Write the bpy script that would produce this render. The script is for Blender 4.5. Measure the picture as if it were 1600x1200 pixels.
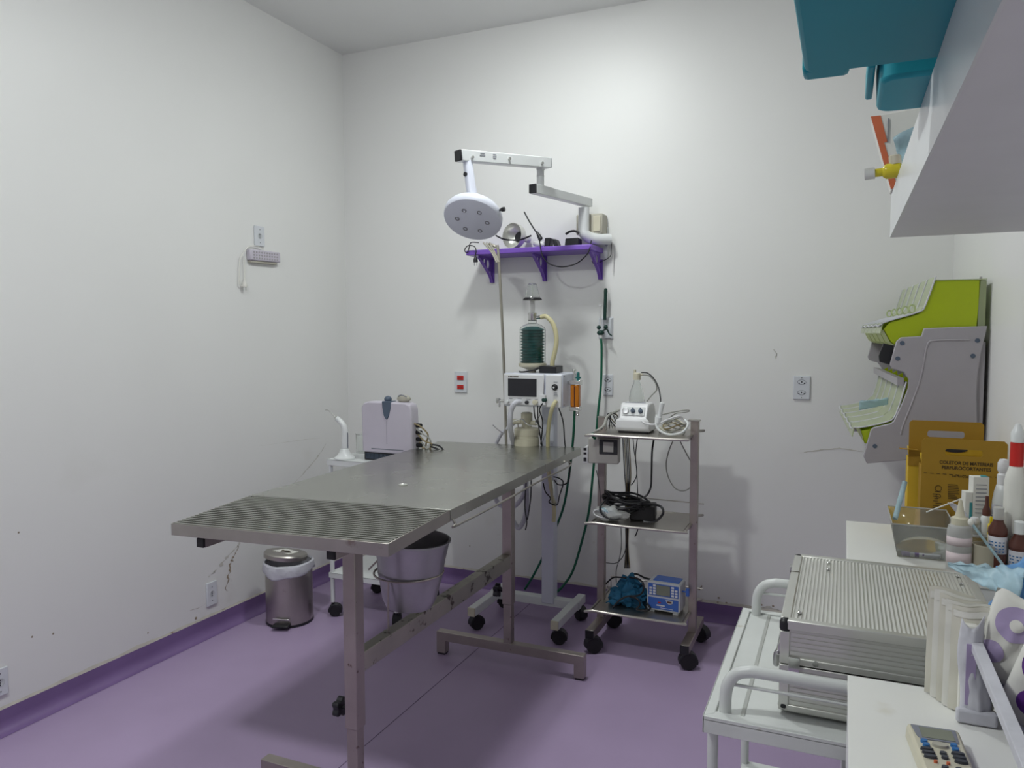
import bpy, bmesh, math, random
from mathutils import Vector, Matrix, Euler, noise
random.seed(4)
PI = math.pi
for o in list(bpy.data.objects): bpy.data.objects.remove(o)
sc = bpy.context.scene
COL = sc.collection

# ------------------------------------------------------------ camera, light, exposure
H = 1.48
YAW, PITCH, ROLL, FOC = math.radians(23.6), math.radians(3.77), math.radians(-0.13), 1188.0
def cam_axes():
    f0 = Vector((-math.sin(YAW), math.cos(YAW), 0)); r0 = Vector((math.cos(YAW), math.sin(YAW), 0)); u0 = Vector((0, 0, 1))
    f = f0*math.cos(PITCH) - u0*math.sin(PITCH); u = u0*math.cos(PITCH) + f0*math.sin(PITCH)
    r = r0*math.cos(ROLL) + u*math.sin(ROLL); u = u*math.cos(ROLL) - r0*math.sin(ROLL)
    return r, u, f
CR, CU, CF = cam_axes()
cd = bpy.data.cameras.new('camera'); cam = bpy.data.objects.new('camera', cd); COL.objects.link(cam)
cd.sensor_width = 36; cd.lens = 36*FOC/1600; cd.clip_start = 0.02
cam.matrix_world = Matrix(((CR.x, CU.x, -CF.x, 0), (CR.y, CU.y, -CF.y, 0), (CR.z, CU.z, -CF.z, H), (0, 0, 0, 1)))
sc.camera = cam
def at(x, y, axis, val):
    """survey helper: where the sight line through a measured point meets the plane axis = val"""
    d = CR*((x-800)/FOC) - CU*((y-600)/FOC) + CF
    o = Vector((0, 0, H)); k = 'xyz'.index(axis)
    return o + d*((val-o[k])/d[k])

sc.view_settings.view_transform = 'Standard'; sc.view_settings.look = 'None'
sc.view_settings.gamma = 1; sc.view_settings.use_curve_mapping = False
sc.view_settings.exposure = 0.0
w = bpy.data.worlds.new('world'); sc.world = w; w.use_nodes = True
w.node_tree.nodes['Background'].inputs[0].default_value = (0.75, 0.8, 0.9, 1)
w.node_tree.nodes['Background'].inputs[1].default_value = 0.3

# opal ceiling lamp, plus a second one added for fill: centre, emission strength, radius
LAMPS = [((-1.30, 2.88, 3.155), 107, 0.14), ((-1.55, 0.70, 3.155), 178, 0.14)]

# room extents
XL, XR, YB, YF, ZC = -2.85, 0.44, 3.95, -1.9, 3.18

# ------------------------------------------------------------ materials
def nt(m): return m.node_tree.nodes, m.node_tree.links
def mat(name, col, rough=0.5, metal=0.0, vary=0.06, scale=9.0, bump=0.0, bscale=60.0, trans=0.0, ior=1.45, alpha=1.0, emit=0, coat=0.0, rvary=0.0, spec=0.5):
    m = bpy.data.materials.new(name); m.use_nodes = True
    N, L = nt(m); p = N['Principled BSDF']
    p.inputs['Roughness'].default_value = rough; p.inputs['Metallic'].default_value = metal
    p.inputs['Transmission Weight'].default_value = trans; p.inputs['IOR'].default_value = ior
    p.inputs['Alpha'].default_value = alpha; p.inputs['Coat Weight'].default_value = coat
    p.inputs['Specular IOR Level'].default_value = spec
    tc = N.new('ShaderNodeTexCoord'); n = N.new('ShaderNodeTexNoise'); n.inputs['Scale'].default_value = scale; n.inputs['Detail'].default_value = 5
    L.new(tc.outputs['Object'], n.inputs['Vector'])
    r = N.new('ShaderNodeValToRGB'); r.color_ramp.elements[0].position = 0.3; r.color_ramp.elements[1].position = 0.7
    a = [max(0, c*(1-vary)) for c in col]; b = [min(1, c*(1+vary)) for c in col]
    r.color_ramp.elements[0].color = (*a, 1); r.color_ramp.elements[1].color = (*b, 1)
    L.new(n.outputs['Fac'], r.inputs[0]); L.new(r.outputs[0], p.inputs['Base Color'])
    if rvary:
        mr = N.new('ShaderNodeMapRange'); mr.inputs['To Min'].default_value = max(0, rough-rvary); mr.inputs['To Max'].default_value = rough+rvary
        L.new(n.outputs['Fac'], mr.inputs['Value']); L.new(mr.outputs[0], p.inputs['Roughness'])
    if bump:
        n2 = N.new('ShaderNodeTexNoise'); n2.inputs['Scale'].default_value = bscale; L.new(tc.outputs['Object'], n2.inputs['Vector'])
        bu = N.new('ShaderNodeBump'); bu.inputs['Strength'].default_value = bump; bu.inputs['Distance'].default_value = 0.01
        L.new(n2.outputs['Fac'], bu.inputs['Height']); L.new(bu.outputs[0], p.inputs['Normal'])
    if emit:
        p.inputs['Emission Color'].default_value = (0.955, 1.0, 0.985, 1); p.inputs['Emission Strength'].default_value = emit
    return m
def stained(m, col, scale=30, lo=0.62, hi=0.7, amt=1.0, zlim=None, seed=0.0):
    """adds blotches of colour `col` with a shape of their own (wear, rust, dirt)"""
    N, L = nt(m); p = N['Principled BSDF']; src = p.inputs['Base Color'].links[0].from_socket
    tc = N.new('ShaderNodeTexCoord'); n = N.new('ShaderNodeTexNoise'); n.noise_dimensions = '4D'
    n.inputs['Scale'].default_value = scale; n.inputs['Detail'].default_value = 6; n.inputs['W'].default_value = seed
    L.new(tc.outputs['Object'], n.inputs['Vector'])
    r = N.new('ShaderNodeMapRange'); r.inputs['From Min'].default_value = lo; r.inputs['From Max'].default_value = hi; r.inputs['To Max'].default_value = amt
    L.new(n.outputs['Fac'], r.inputs['Value']); fac = r.outputs[0]
    if zlim:
        s = N.new('ShaderNodeSeparateXYZ'); L.new(tc.outputs['Object'], s.inputs[0])
        z = N.new('ShaderNodeMapRange'); z.inputs['From Min'].default_value = zlim[1]; z.inputs['From Max'].default_value = zlim[0]
        L.new(s.outputs['Z'], z.inputs['Value'])
        mu = N.new('ShaderNodeMath'); mu.operation = 'MULTIPLY'; L.new(fac, mu.inputs[0]); L.new(z.outputs[0], mu.inputs[1]); fac = mu.outputs[0]
    mx = N.new('ShaderNodeMix'); mx.data_type = 'RGBA'; L.new(fac, mx.inputs['Factor']); L.new(src, mx.inputs['A']); mx.inputs['B'].default_value = (*col, 1)
    L.new(mx.outputs['Result'], p.inputs['Base Color'])
    return m

M = {}
M['wall'] = stained(stained(mat('wall paint', (0.80, 0.80, 0.785), 0.44, vary=0.015, scale=1.3, bump=0.10, bscale=5.0),
                    (0.58, 0.56, 0.50), 2.6, 0.60, 0.75, 0.5, (0.1, 1.3)), (0.40, 0.33, 0.25), 11, 0.70, 0.76, 0.8, (0.0, 0.45), 3.0)
M['ceil'] = mat('ceiling paint', (0.82, 0.83, 0.81), 0.55, vary=0.02, scale=1.5, bump=0.05, bscale=6)
M['floor'] = mat('purple vinyl', (0.40, 0.305, 0.475), 0.42, vary=0.06, scale=2.2, bump=0.02, bscale=120, rvary=0.06)
M['skirt'] = mat('purple vinyl skirting', (0.20, 0.125, 0.29), 0.45, vary=0.08, scale=4)
M['seal'] = stained(mat('old sealant', (0.56, 0.53, 0.47), 0.7, vary=0.1, scale=20), (0.25, 0.17, 0.12), 16, 0.6, 0.66)
M['seam'] = mat('vinyl seam', (0.13, 0.09, 0.17), 0.6)
M['crack'] = mat('cracked plaster', (0.33, 0.27, 0.20), 0.9, vary=0.3, scale=50)
M['patch'] = mat('bare plaster', (0.60, 0.585, 0.53), 0.9, vary=0.07, scale=18, bump=0.3, bscale=40)
M['steel'] = stained(mat('brushed steel', (0.44, 0.415, 0.385), 0.36, 1.0, vary=0.10, scale=5, rvary=0.06), (0.16, 0.09, 0.06), 22, 0.66, 0.74, 0.5)
M['steeltop'] = mat('worn table steel', (0.43, 0.43, 0.395), 0.27, 0.92, vary=0.08, scale=3, rvary=0.05, bump=0.004, bscale=6)
M['legsteel'] = stained(mat('spotted steel tube', (0.40, 0.355, 0.33), 0.40, 0.85, vary=0.12, scale=6), (0.10, 0.055, 0.04), 34, 0.66, 0.72, 0.8)
M['barsteel'] = stained(mat('rusted steel bar', (0.42, 0.40, 0.345), 0.42, 0.8, vary=0.14, scale=6), (0.05, 0.035, 0.025), 26, 0.58, 0.64, 0.85)
M['chrome'] = mat('chrome', (0.70, 0.70, 0.68), 0.16, 1.0, vary=0.05)
M['dimsteel'] = mat('dull steel', (0.40, 0.40, 0.41), 0.38, 0.9, vary=0.14, scale=8)
M['alu'] = mat('aluminium edge', (0.68, 0.68, 0.64), 0.32, 0.75, vary=0.05, scale=6)
M['white'] = mat('white enamel', (0.72, 0.74, 0.74), 0.28, vary=0.03, scale=5)
M['whitelilac'] = mat('bluish white enamel', (0.64, 0.66, 0.75), 0.28, vary=0.02)
M['wornwhite'] = stained(mat('worn white enamel', (0.66, 0.68, 0.665), 0.32, vary=0.06, scale=7), (0.40, 0.33, 0.20), 13, 0.66, 0.74, 0.75)
M['plastic'] = mat('white plastic', (0.70, 0.70, 0.715), 0.38, vary=0.03)
M['plate'] = mat('wall plate plastic', (0.66, 0.68, 0.72), 0.4, vary=0.02)
M['cream'] = mat('aged cream plastic', (0.60, 0.565, 0.44), 0.42, vary=0.06)
M['beige'] = mat('beige plastic', (0.46, 0.44, 0.37), 0.5, vary=0.06)
M['lilac'] = mat('pale lilac plastic', (0.56, 0.525, 0.60), 0.4, vary=0.02)
M['unitgrey'] = mat('warm grey case', (0.40, 0.385, 0.36), 0.45)
M['polegrey'] = mat('dull khaki metal', (0.36, 0.34, 0.29), 0.42, 0.6, vary=0.08)
M['shadowline'] = mat('enamel crease shade', (0.42, 0.43, 0.41), 0.5)  # darker enamel tone standing in for shade along the deck crease
M['greyp'] = mat('lilac grey plastic', (0.385, 0.365, 0.39), 0.45, vary=0.03)
M['slate'] = mat('slate blue plastic', (0.085, 0.115, 0.165), 0.35)
M['black'] = mat('black plastic', (0.014, 0.014, 0.017), 0.38, vary=0.2)
M['rubber'] = mat('black rubber', (0.011, 0.010, 0.012), 0.55, vary=0.2)
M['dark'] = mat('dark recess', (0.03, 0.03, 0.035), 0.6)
M['screen'] = mat('dark screen', (0.022, 0.022, 0.027), 0.16, vary=0.05)
M['lcd'] = mat('grey liquid crystal', (0.21, 0.225, 0.175), 0.2)
M['purple'] = mat('purple lacquer', (0.20, 0.095, 0.50), 0.35, vary=0.05)
M['red'] = mat('red plastic', (0.55, 0.02, 0.015), 0.35)
M['orange'] = mat('orange card', (0.60, 0.145, 0.06), 0.6)
M['green'] = mat('green rubber hose', (0.004, 0.115, 0.060), 0.42)
M['dgreen'] = mat('dark green plastic', (0.006, 0.04, 0.030), 0.4)
M['bellows'] = mat('teal bellows rubber', (0.015, 0.13, 0.125), 0.42, vary=0.1)
M['amber'] = mat('amber tube', (0.62, 0.20, 0.008), 0.15, vary=0.1, trans=0.25)
M['hose'] = mat('yellowed silicone hose', (0.60, 0.55, 0.33), 0.4, vary=0.08)
M['whose'] = mat('ribbed white hose', (0.60, 0.60, 0.66), 0.4, vary=0.04)
M['glass'] = mat('clear glass', (0.95, 0.97, 0.96), 0.03, vary=0.0, trans=1.0, ior=1.35)
M['clear'] = mat('clear plastic', (0.90, 0.92, 0.90), 0.10, vary=0.02, trans=0.9, ior=1.2)
M['cloudy'] = mat('cloudy plastic', (0.78, 0.78, 0.77), 0.30, vary=0.03, trans=0.55, ior=1.3)
M['frost'] = mat('frosted plastic', (0.78, 0.73, 0.60), 0.35, vary=0.04, trans=0.45, ior=1.2)
M['lime'] = mat('lime plastic', (0.40, 0.50, 0.008), 0.32, vary=0.03)
M['limeclear'] = mat('pale clear lime plastic', (0.72, 0.80, 0.50), 0.18, vary=0.03, trans=0.6, ior=1.25)
M['teal'] = mat('teal plastic', (0.008, 0.26, 0.32), 0.45, vary=0.04, scale=3, spec=0.3)
M['teallight'] = mat('lighter teal plastic', (0.025, 0.31, 0.38), 0.45, vary=0.04, scale=3, spec=0.3)
M['card'] = mat('yellow ochre cardboard', (0.36, 0.205, 0.018), 0.75, vary=0.05)
M['cardyellow'] = mat('yellow cardboard', (0.62, 0.41, 0.03), 0.7, vary=0.05)
M['ink'] = mat('dark printing ink', (0.055, 0.035, 0.015), 0.8)
M['greyink'] = mat('grey printing ink', (0.22, 0.23, 0.27), 0.8)
M['paper'] = mat('white paper', (0.74, 0.73, 0.68), 0.75, vary=0.04)
M['creampaper'] = mat('cream paper', (0.66, 0.64, 0.56), 0.8, vary=0.05)
M['melamine'] = stained(mat('white melamine', (0.78, 0.78, 0.75), 0.38, vary=0.02, scale=4), (0.52, 0.47, 0.33), 9, 0.68, 0.78, 0.35)
M['cupboard'] = mat('white cupboard board', (0.72, 0.72, 0.73), 0.45, vary=0.02)
M['bagblue'] = mat('blue film bag', (0.20, 0.42, 0.78), 0.28, vary=0.35, scale=9, trans=0.25, ior=1.15, bump=0.4, bscale=20)
M['bagpale'] = mat('pale blue film', (0.52, 0.70, 0.78), 0.22, vary=0.25, scale=14, trans=0.4, ior=1.15, bump=0.4, bscale=25)
M['film'] = mat('white thin film', (0.74, 0.74, 0.80), 0.30, vary=0.08, scale=18, trans=0.25, ior=1.1, bump=0.3, bscale=30)
M['cuff'] = mat('blue nylon cloth', (0.008, 0.10, 0.20), 0.7, vary=0.3, scale=14)
M['pumpblue'] = mat('blue keypad', (0.05, 0.14, 0.50), 0.4)
M['pumpcase'] = mat('pump case grey', (0.56, 0.58, 0.60), 0.45)
M['brown'] = mat('brown plastic bottle', (0.105, 0.035, 0.025), 0.3, vary=0.1)
M['yellow'] = mat('yellow plastic', (0.80, 0.60, 0.01), 0.4)
M['liquid'] = mat('yellow liquid', (0.62, 0.52, 0.03), 0.2)
M['rawblue'] = mat('bright blue rubber key', (0.03, 0.16, 0.42), 0.4)
M['keygrey'] = mat('dark grey rubber key', (0.05, 0.055, 0.07), 0.5)
M['lilacbag'] = mat('lilac printed film', (0.42, 0.34, 0.55), 0.35, vary=0.12, scale=9)
M['violet'] = mat('violet print', (0.12, 0.03, 0.24), 0.4)
M['violetlight'] = mat('mid violet plastic', (0.24, 0.18, 0.62), 0.35)
M['lilactray'] = mat('translucent lilac plastic', (0.52, 0.50, 0.62), 0.3, vary=0.05, trans=0.2, ior=1.2)
M['tealprint'] = mat('teal print', (0.05, 0.28, 0.30), 0.6)
M['blueprint'] = mat('blue print', (0.02, 0.06, 0.25), 0.6)
M['pinkprint'] = mat('faded pink print', (0.66, 0.56, 0.58), 0.6)
M['led'] = mat('lamp lens', (0.20, 0.20, 0.22), 0.15)
M['tan'] = mat('tan cable', (0.30, 0.24, 0.13), 0.6)
M['gcable'] = mat('grey cable', (0.36, 0.36, 0.33), 0.5)

# ------------------------------------------------------------ mesh builder
def V(*a): return Vector(a)
class B:
    def __init__(s, fr=None): s.bm = bmesh.new(); s.M = fr or Matrix()
    def _v(s, p): return s.bm.verts.new(s.M @ Vector(p))
    def _f(s, vs):
        try: return s.bm.faces.new(vs)
        except ValueError: return None
    def box(s, c, d, rot=(0, 0, 0)):
        R = Matrix.Translation(Vector(c)) @ Euler(rot).to_matrix().to_4x4()
        x, y, z = d[0]/2, d[1]/2, d[2]/2
        v = [s._v(R @ Vector((a, b, e))) for a in (-x, x) for b in (-y, y) for e in (-z, z)]
        for q in ((0, 1, 3, 2), (4, 6, 7, 5), (0, 4, 5, 1), (2, 3, 7, 6), (0, 2, 6, 4), (1, 5, 7, 3)): s._f([v[i] for i in q])
        return s
    def lim(s, x0, x1, y0, y1, z0, z1): return s.box(((x0+x1)/2, (y0+y1)/2, (z0+z1)/2), (abs(x1-x0), abs(y1-y0), abs(z1-z0)))
    def hexa(s, top, bot):
        a = [s._v(p) for p in top]; b = [s._v(p) for p in bot]; n = len(a)
        s._f(a); s._f(b[::-1])
        for i in range(n): s._f([a[i], b[i], b[(i+1) % n], a[(i+1) % n]])
        return s
    def prism(s, pts, vec):
        vec = Vector(vec); return s.hexa([Vector(p)+vec for p in pts], pts)
    def ring(s, c, ax, r, seg, ry=None, up=None):
        ax = Vector(ax).normalized(); u = (up or (Vector((0, 0, 1)) if abs(ax.z) < .9 else Vector((1, 0, 0))))
        a = ax.cross(u).normalized(); b = ax.cross(a).normalized()
        return [s._v(Vector(c) + a*(r*math.cos(t)) + b*((ry or r)*math.sin(t))) for t in (2*PI*i/seg for i in range(seg))]
    def bridge(s, r0, r1):
        n = len(r0)
        for i in range(n): s._f([r0[i], r0[(i+1) % n], r1[(i+1) % n], r1[i]])
    def cyl(s, p0, p1, r, r2=None, seg=20, caps=True):
        ax = Vector(p1)-Vector(p0); a = s.ring(p0, ax, r, seg); b = s.ring(p1, ax, r if r2 is None else r2, seg); s.bridge(a, b)
        if caps: s._f(a[::-1]); s._f(b)
        return s
    def lathe(s, base, ax, prof, seg=28, caps=True):
        """prof = [(radius, distance along the axis)...]"""
        ax = Vector(ax).normalized(); rs = [s.ring(Vector(base)+ax*h, ax, max(r, 1e-4), seg) for r, h in prof]
        for a, b in zip(rs, rs[1:]): s.bridge(a, b)
        if caps: s._f(rs[0][::-1]); s._f(rs[-1])
        return s
    def tube(s, pts, r, seg=8, sm=6, r2=None, closed=False, bumps=0):
        P = [Vector(p) for p in pts]
        if sm > 1 and len(P) > 2:
            Q = []; n = len(P)
            rng = range(n if closed else n-1)
            for i in rng:
                if closed: p0, p1, p2, p3 = P[i-1], P[i], P[(i+1) % n], P[(i+2) % n]
                else: p0, p1, p2, p3 = P[max(i-1, 0)], P[i], P[i+1], P[min(i+2, n-1)]
                for k in range(sm):
                    t = k/sm
                    Q.append(0.5*((2*p1)+(p2-p0)*t+(2*p0-5*p1+4*p2-p3)*t*t+(3*p1-p0-3*p2+p3)*t**3))
            if not closed: Q.append(P[-1])
            P = Q
        n = len(P); rings = []; nrm = None
        for i, p in enumerate(P):
            if closed: t = (P[(i+1) % n]-P[i-1])
            else: t = (P[min(i+1, n-1)]-P[max(i-1, 0)])
            if t.length < 1e-9: t = Vector((0, 0, 1))
            t.normalize()
            if nrm is None: nrm = t.orthogonal().normalized()
            nrm = (nrm - t*nrm.dot(t)); nrm = nrm.normalized() if nrm.length > 1e-6 else t.orthogonal().normalized()
            b = t.cross(nrm); rr = r if r2 is None else r+(r2-r)*i/(n-1)
            if bumps: rr *= 1+0.12*(i % 2)
            rings.append([s._v(p+nrm*(rr*math.cos(a))+b*(rr*math.sin(a))) for a in (2*PI*k/seg for k in range(seg))])
        for a, b in zip(rings, rings[1:]): s.bridge(a, b)
        if closed: s.bridge(rings[-1], rings[0])
        else: s._f(rings[0][::-1]); s._f(rings[-1])
        return s
    def ball(s, c, r, seg=14, sc3=(1, 1, 1), bumpy=0, sd=0):
        n = seg//2; rows = []
        for i in range(1, n):
            a = PI*i/n; row = []
            for k in range(seg):
                t = 2*PI*k/seg; d = Vector((math.sin(a)*math.cos(t), math.sin(a)*math.sin(t), math.cos(a)))
                f = 1+bumpy*noise.noise(d*2.3+Vector((sd, sd*1.7, 0))) if bumpy else 1
                row.append(s._v(Vector(c)+Vector((d.x*sc3[0], d.y*sc3[1], d.z*sc3[2]))*r*f))
            rows.append(row)
        top = s._v(Vector(c)+Vector((0, 0, r*sc3[2]))); bot = s._v(Vector(c)-Vector((0, 0, r*sc3[2])))
        for a, b in zip(rows, rows[1:]):
            for k in range(seg): s._f([a[k], b[k], b[(k+1) % seg], a[(k+1) % seg]])
        for k in range(seg): s._f([top, rows[0][k], rows[0][(k+1) % seg]]); s._f([bot, rows[-1][(k+1) % seg], rows[-1][k]])
        return s
    def sheet(s, fn, nu, nv, th=0):
        g = [[s._v(fn(i/nu, j/nv)) for j in range(nv+1)] for i in range(nu+1)]
        for i in range(nu):
            for j in range(nv): s._f([g[i][j], g[i+1][j], g[i+1][j+1], g[i][j+1]])
        return s
    def plate_holes(s, pts_outer, holes, vec):
        """flat plate with holes: outline and holes are point lists in one plane, thickness vec"""
        bm = bmesh.new(); ed = []
        for loop in [pts_outer]+holes:
            vs = [bm.verts.new(Vector(p)) for p in loop]
            ed += [bm.edges.new((vs[i], vs[(i+1) % len(vs)])) for i in range(len(vs))]
        bmesh.ops.triangle_fill(bm, use_beauty=True, use_dissolve=False, edges=ed)
        r = bmesh.ops.extrude_face_region(bm, geom=bm.faces[:])
        bmesh.ops.translate(bm, verts=[g for g in r['geom'] if isinstance(g, bmesh.types.BMVert)], vec=Vector(vec))
        mp = {v: s._v(v.co) for v in bm.verts}
        for f in bm.faces: s._f([mp[v] for v in f.verts])
        bm.free(); return s

def world_of(o):
    m = Matrix.Translation(o.location) @ o.rotation_euler.to_matrix().to_4x4()
    return world_of(o.parent) @ m if o.parent else m
def obj(name, b, m, parent=None, bev=0.0, solid=0.0, ang=38, label=None, origin=None):
    bm = b.bm; bmesh.ops.recalc_face_normals(bm, faces=bm.faces[:])
    me = bpy.data.meshes.new(name); o = bpy.data.objects.new(name, me); COL.objects.link(o)
    if parent is not None:
        o.parent = parent; bm.transform(world_of(parent).inverted())
        if parent.type == 'MESH' or True:
            c = Vector((0, 0, 0)); 
            for v in bm.verts: c += v.co
            c /= max(1, len(bm.verts)); o.location = c; bm.transform(Matrix.Translation(-c))
    else:
        xs = [v.co for v in bm.verts]
        c = Vector(((min(p.x for p in xs)+max(p.x for p in xs))/2, (min(p.y for p in xs)+max(p.y for p in xs))/2, min(p.z for p in xs)))
        if origin is not None: c = Vector(origin)
        o.location = c; bm.transform(Matrix.Translation(-c))
    bm.to_mesh(me); bm.free()
    me.materials.append(M[m] if isinstance(m, str) else m)
    for p in me.polygons: p.use_smooth = True
    me.set_sharp_from_angle(angle=math.radians(ang))
    if solid:
        md = o.modifiers.new('solid', 'SOLIDIFY'); md.thickness = solid; md.offset = 0
    if bev:
        md = o.modifiers.new('bevel', 'BEVEL'); md.width = bev; md.segments = 2; md.limit_method = 'ANGLE'; md.angle_limit = math.radians(40); md.harden_normals = False
    if label: o['label'] = label
    return o
def thing(name, label, cat, loc=(0, 0, 0), rz=0, group=None):
    o = bpy.data.objects.new(name, None); COL.objects.link(o); o.empty_display_size = 0.05
    o.location = loc; o.rotation_euler = (0, 0, rz); o['label'] = label; o['category'] = cat
    if group: o['group'] = group
    return o
def tag(o, label, cat, group=None):
    o['label'] = label; o['category'] = cat
    if group: o['group'] = group
    return o
def struct(o): o['kind'] = 'structure'; return o
def fr(loc, rz=0, rx=0, ry=0): return Matrix.Translation(Vector(loc)) @ Euler((rx, ry, rz)).to_matrix().to_4x4()
def copy_tree(o, parent=None):
    c = o.copy(); COL.objects.link(c); c.parent = parent
    for ch in list(o.children): copy_tree(ch, c)
    return c
def text_mesh(name, body, size, mtx, m, parent, depth=0.0004, align='CENTER', bold=0.0, sx=1.0):
    cu = bpy.data.curves.new(name, 'FONT'); cu.body = body; cu.size = size; cu.align_x = align; cu.align_y = 'CENTER'; cu.extrude = depth; cu.offset = bold
    t = bpy.data.objects.new('tmp', cu); COL.objects.link(t)
    dg = bpy.context.evaluated_depsgraph_get(); me = bpy.data.meshes.new_from_object(t.evaluated_get(dg))
    bpy.data.objects.remove(t)
    b = B(); b.bm.from_mesh(me); b.bm.transform(mtx @ Matrix.Diagonal((sx, 1, 1, 1)))
    return obj(name, b, m, parent)
FACE_Y = Matrix(((1, 0, 0, 0), (0, 0, -1, 0), (0, 1, 0, 0), (0, 0, 0, 1)))      # text plane turned to face -y
def rounded(x0, x1, z0, z1, r, y, n=5):
    out = []
    for cx, cz, a0 in ((x1-r, z1-r, 0), (x0+r, z1-r, 90), (x0+r, z0+r, 180), (x1-r, z0+r, 270)):
        for i in range(n+1):
            a = math.radians(a0+90*i/n); out.append((cx+r*math.cos(a), y, cz+r*math.sin(a)))
    return out

# ------------------------------------------------------------ the room
T = 0.12
struct(obj('floor', B().lim(XL-T, XR+T, YF-T, YB+T, -0.1, 0), 'floor'))
struct(obj('ceiling', B().lim(XL-T, XR+T, YF-T, YB+T, ZC, ZC+0.1), 'ceil'))
struct(obj('wall_left', B().lim(XL-T, XL, YF, YB, 0, ZC), 'wall'))
struct(obj('wall_right', B().lim(XR, XR+T, YF, YB, 0, ZC), 'wall'))
struct(obj('wall_back', B().lim(XL-T, XR+T, YB, YB+T, 0, ZC), 'wall'))
struct(obj('wall_front', B().lim(XL-T, XR+T, YF-T, YF, 0, ZC), 'wall'))
def skirt(name, p0, p1, inward):
    p0, p1, n = Vector(p0), Vector(p1), Vector(inward)
    prof = [(0.001, 0.085), (0.006, 0.085), (0.0065, 0.05)] + [(0.0065+0.042*(1-math.cos(a)), 0.043-0.042*math.sin(a)) for a in (math.radians(t) for t in (0, 15, 30, 45, 60, 75, 90))] + [(0.001, 0.0005)]
    b = B(); a = [b._v(p0+n*d+Vector((0, 0, h))) for d, h in prof]; c = [b._v(p1+n*d+Vector((0, 0, h))) for d, h in prof]
    b.bridge(a, c); b._f(a); b._f(c[::-1])
    struct(obj(name, b, 'skirt', ang=30))
skirt('baseboard_left', (XL, YF, 0), (XL, YB, 0), (1, 0, 0))
skirt('baseboard_back', (XL, YB, 0), (XR, YB, 0), (0, -1, 0))
skirt('baseboard_right', (XR, YF, 0), (XR, YB, 0), (-1, 0, 0))
def sealant(name, fn, n):
    b = B(); rows = []
    for i in range(n+1):
        t = i/n; p, inw = fn(t); hgt = 0.008+0.012*max(0, noise.noise(Vector((t*40, 1.3, 0))))+0.004*noise.noise(Vector((t*140, 7, 0)))
        rows.append([b._v(p+Vector((0, 0, 0.0855))+inw*0.0005), b._v(p+Vector((0, 0, 0.0855))+inw*0.0045), b._v(p+Vector((0, 0, 0.087+hgt))+inw*0.0005)])
    for a, c in zip(rows, rows[1:]): b._f([a[0], c[0], c[1], a[1]]); b._f([a[1], c[1], c[2], a[2]])
    struct(obj(name, b, 'seal'))
sealant('trim_1', lambda t: (Vector((XL, YF+(YB-YF)*t, 0)), Vector((1, 0, 0))), 150)
sealant('trim_2', lambda t: (Vector((XL+(XR-XL)*t, YB, 0)), Vector((0, -1, 0))), 100)
struct(obj('trim_3', B().lim(-1.5505, -1.548, YF+.1, 3.8, 0.0, 0.0008), 'seam'))
# damaged plaster on the left and back walls (raised flaking edges and cracks)
def crack(name, pts, wdt, ax, mt='crack', jag=0.006, sub=7):
    """irregular flake lying on a wall; pts are (along, z) on the wall plane"""
    b = B(); P = []
    for (a0, z0), (a1, z1) in zip(pts, pts[1:]):
        for k in range(sub): P.append((a0+(a1-a0)*k/sub, z0+(z1-z0)*k/sub))
    P.append(pts[-1]); L, R = [], []
    for i, (a, z) in enumerate(P):
        t = i/(len(P)-1); wd = wdt*(0.25+1.1*abs(noise.noise(Vector((i*.61, 3.1+wdt*9, a)))))*math.sin(PI*min(1, max(0.03, t)))**.5
        o = jag*noise.noise(Vector((i*.8, 9.2, z*3)))
        if ax == 'x': L.append(b._v((XL+0.0012, a-wd+o, z)));  R.append(b._v((XL+0.0012, a+wd+o, z+wd*.4)))
        else: L.append(b._v((a+o, YB-0.0012, z-wd))); R.append(b._v((a+o, YB-0.0012, z+wd)))
    for i in range(len(P)-1): b._f([L[i], L[i+1], R[i+1], R[i]])
    struct(obj(name, b, mt))
def wl(x, y): p = at(x, y, 'x', XL); return (p.y, p.z)
def wb(x, y): p = at(x, y, 'y', YB); return (p.x, p.z)
crack('trim_4', [wl(374, 850), wl(366, 866), wl(361, 880), wl(356, 905), wl(355, 925)], 0.010, 'x', 'crack', 0.02)
crack('trim_5', [wl(378, 845), wl(362, 862), wl(340, 890), wl(325, 902)], 0.020, 'x', 'patch', 0.03)
crack('trim_6', [wl(322, 943), wl(310, 950), wl(293, 955)], 0.004, 'x', 'crack', 0.01)
crack('trim_7', [wl(405, 697), wl(440, 692), wl(475, 687), wl(505, 684)], 0.004, 'x', 'patch', 0.01)
crack('trim_8', [wb(1092, 922), wb(1097, 915)], 0.010, 'y', 'crack')
crack('trim_9', [wl(440, 775), wl(470, 745), wl(495, 715), wl(512, 690)], 0.010, 'x', 'patch', 0.02)
for i, (x, y) in enumerate([(306, 966), (83, 990), (50, 995), (29, 832), (231, 989)]):
    p = at(x, y, 'x', XL); struct(obj('trim_%d' % (10+i), B().ball((XL+.0005, p.y, p.z), 0.004 if i else 0.007, 8, (.3, 1, 1)), 'crack'))
for i, (x, y) in enumerate([(734, 853), (1123, 934), (1135, 942), (1190, 945), (1195, 952), (1208, 947)]):
    p = at(x, y, 'y', YB); struct(obj('trim_%d' % (16+i), B().ball((p.x, YB-.0005, p.z), 0.006 if i else 0.004, 8, (1, .3, .8)), 'crack'))
crack('trim_22', [wb(1185, 952), wb(1200, 950), wb(1225, 957)], 0.016, 'y', 'patch', .02)
crack('trim_23', [wb(1250, 708), wb(1275, 704), wb(1310, 700), wb(1350, 706)], 0.006, 'y', 'patch', .02)
crack('trim_24', [wb(1208, 545), wb(1214, 553), wb(1210, 562)], 0.005, 'y', 'patch', .01)

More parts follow.
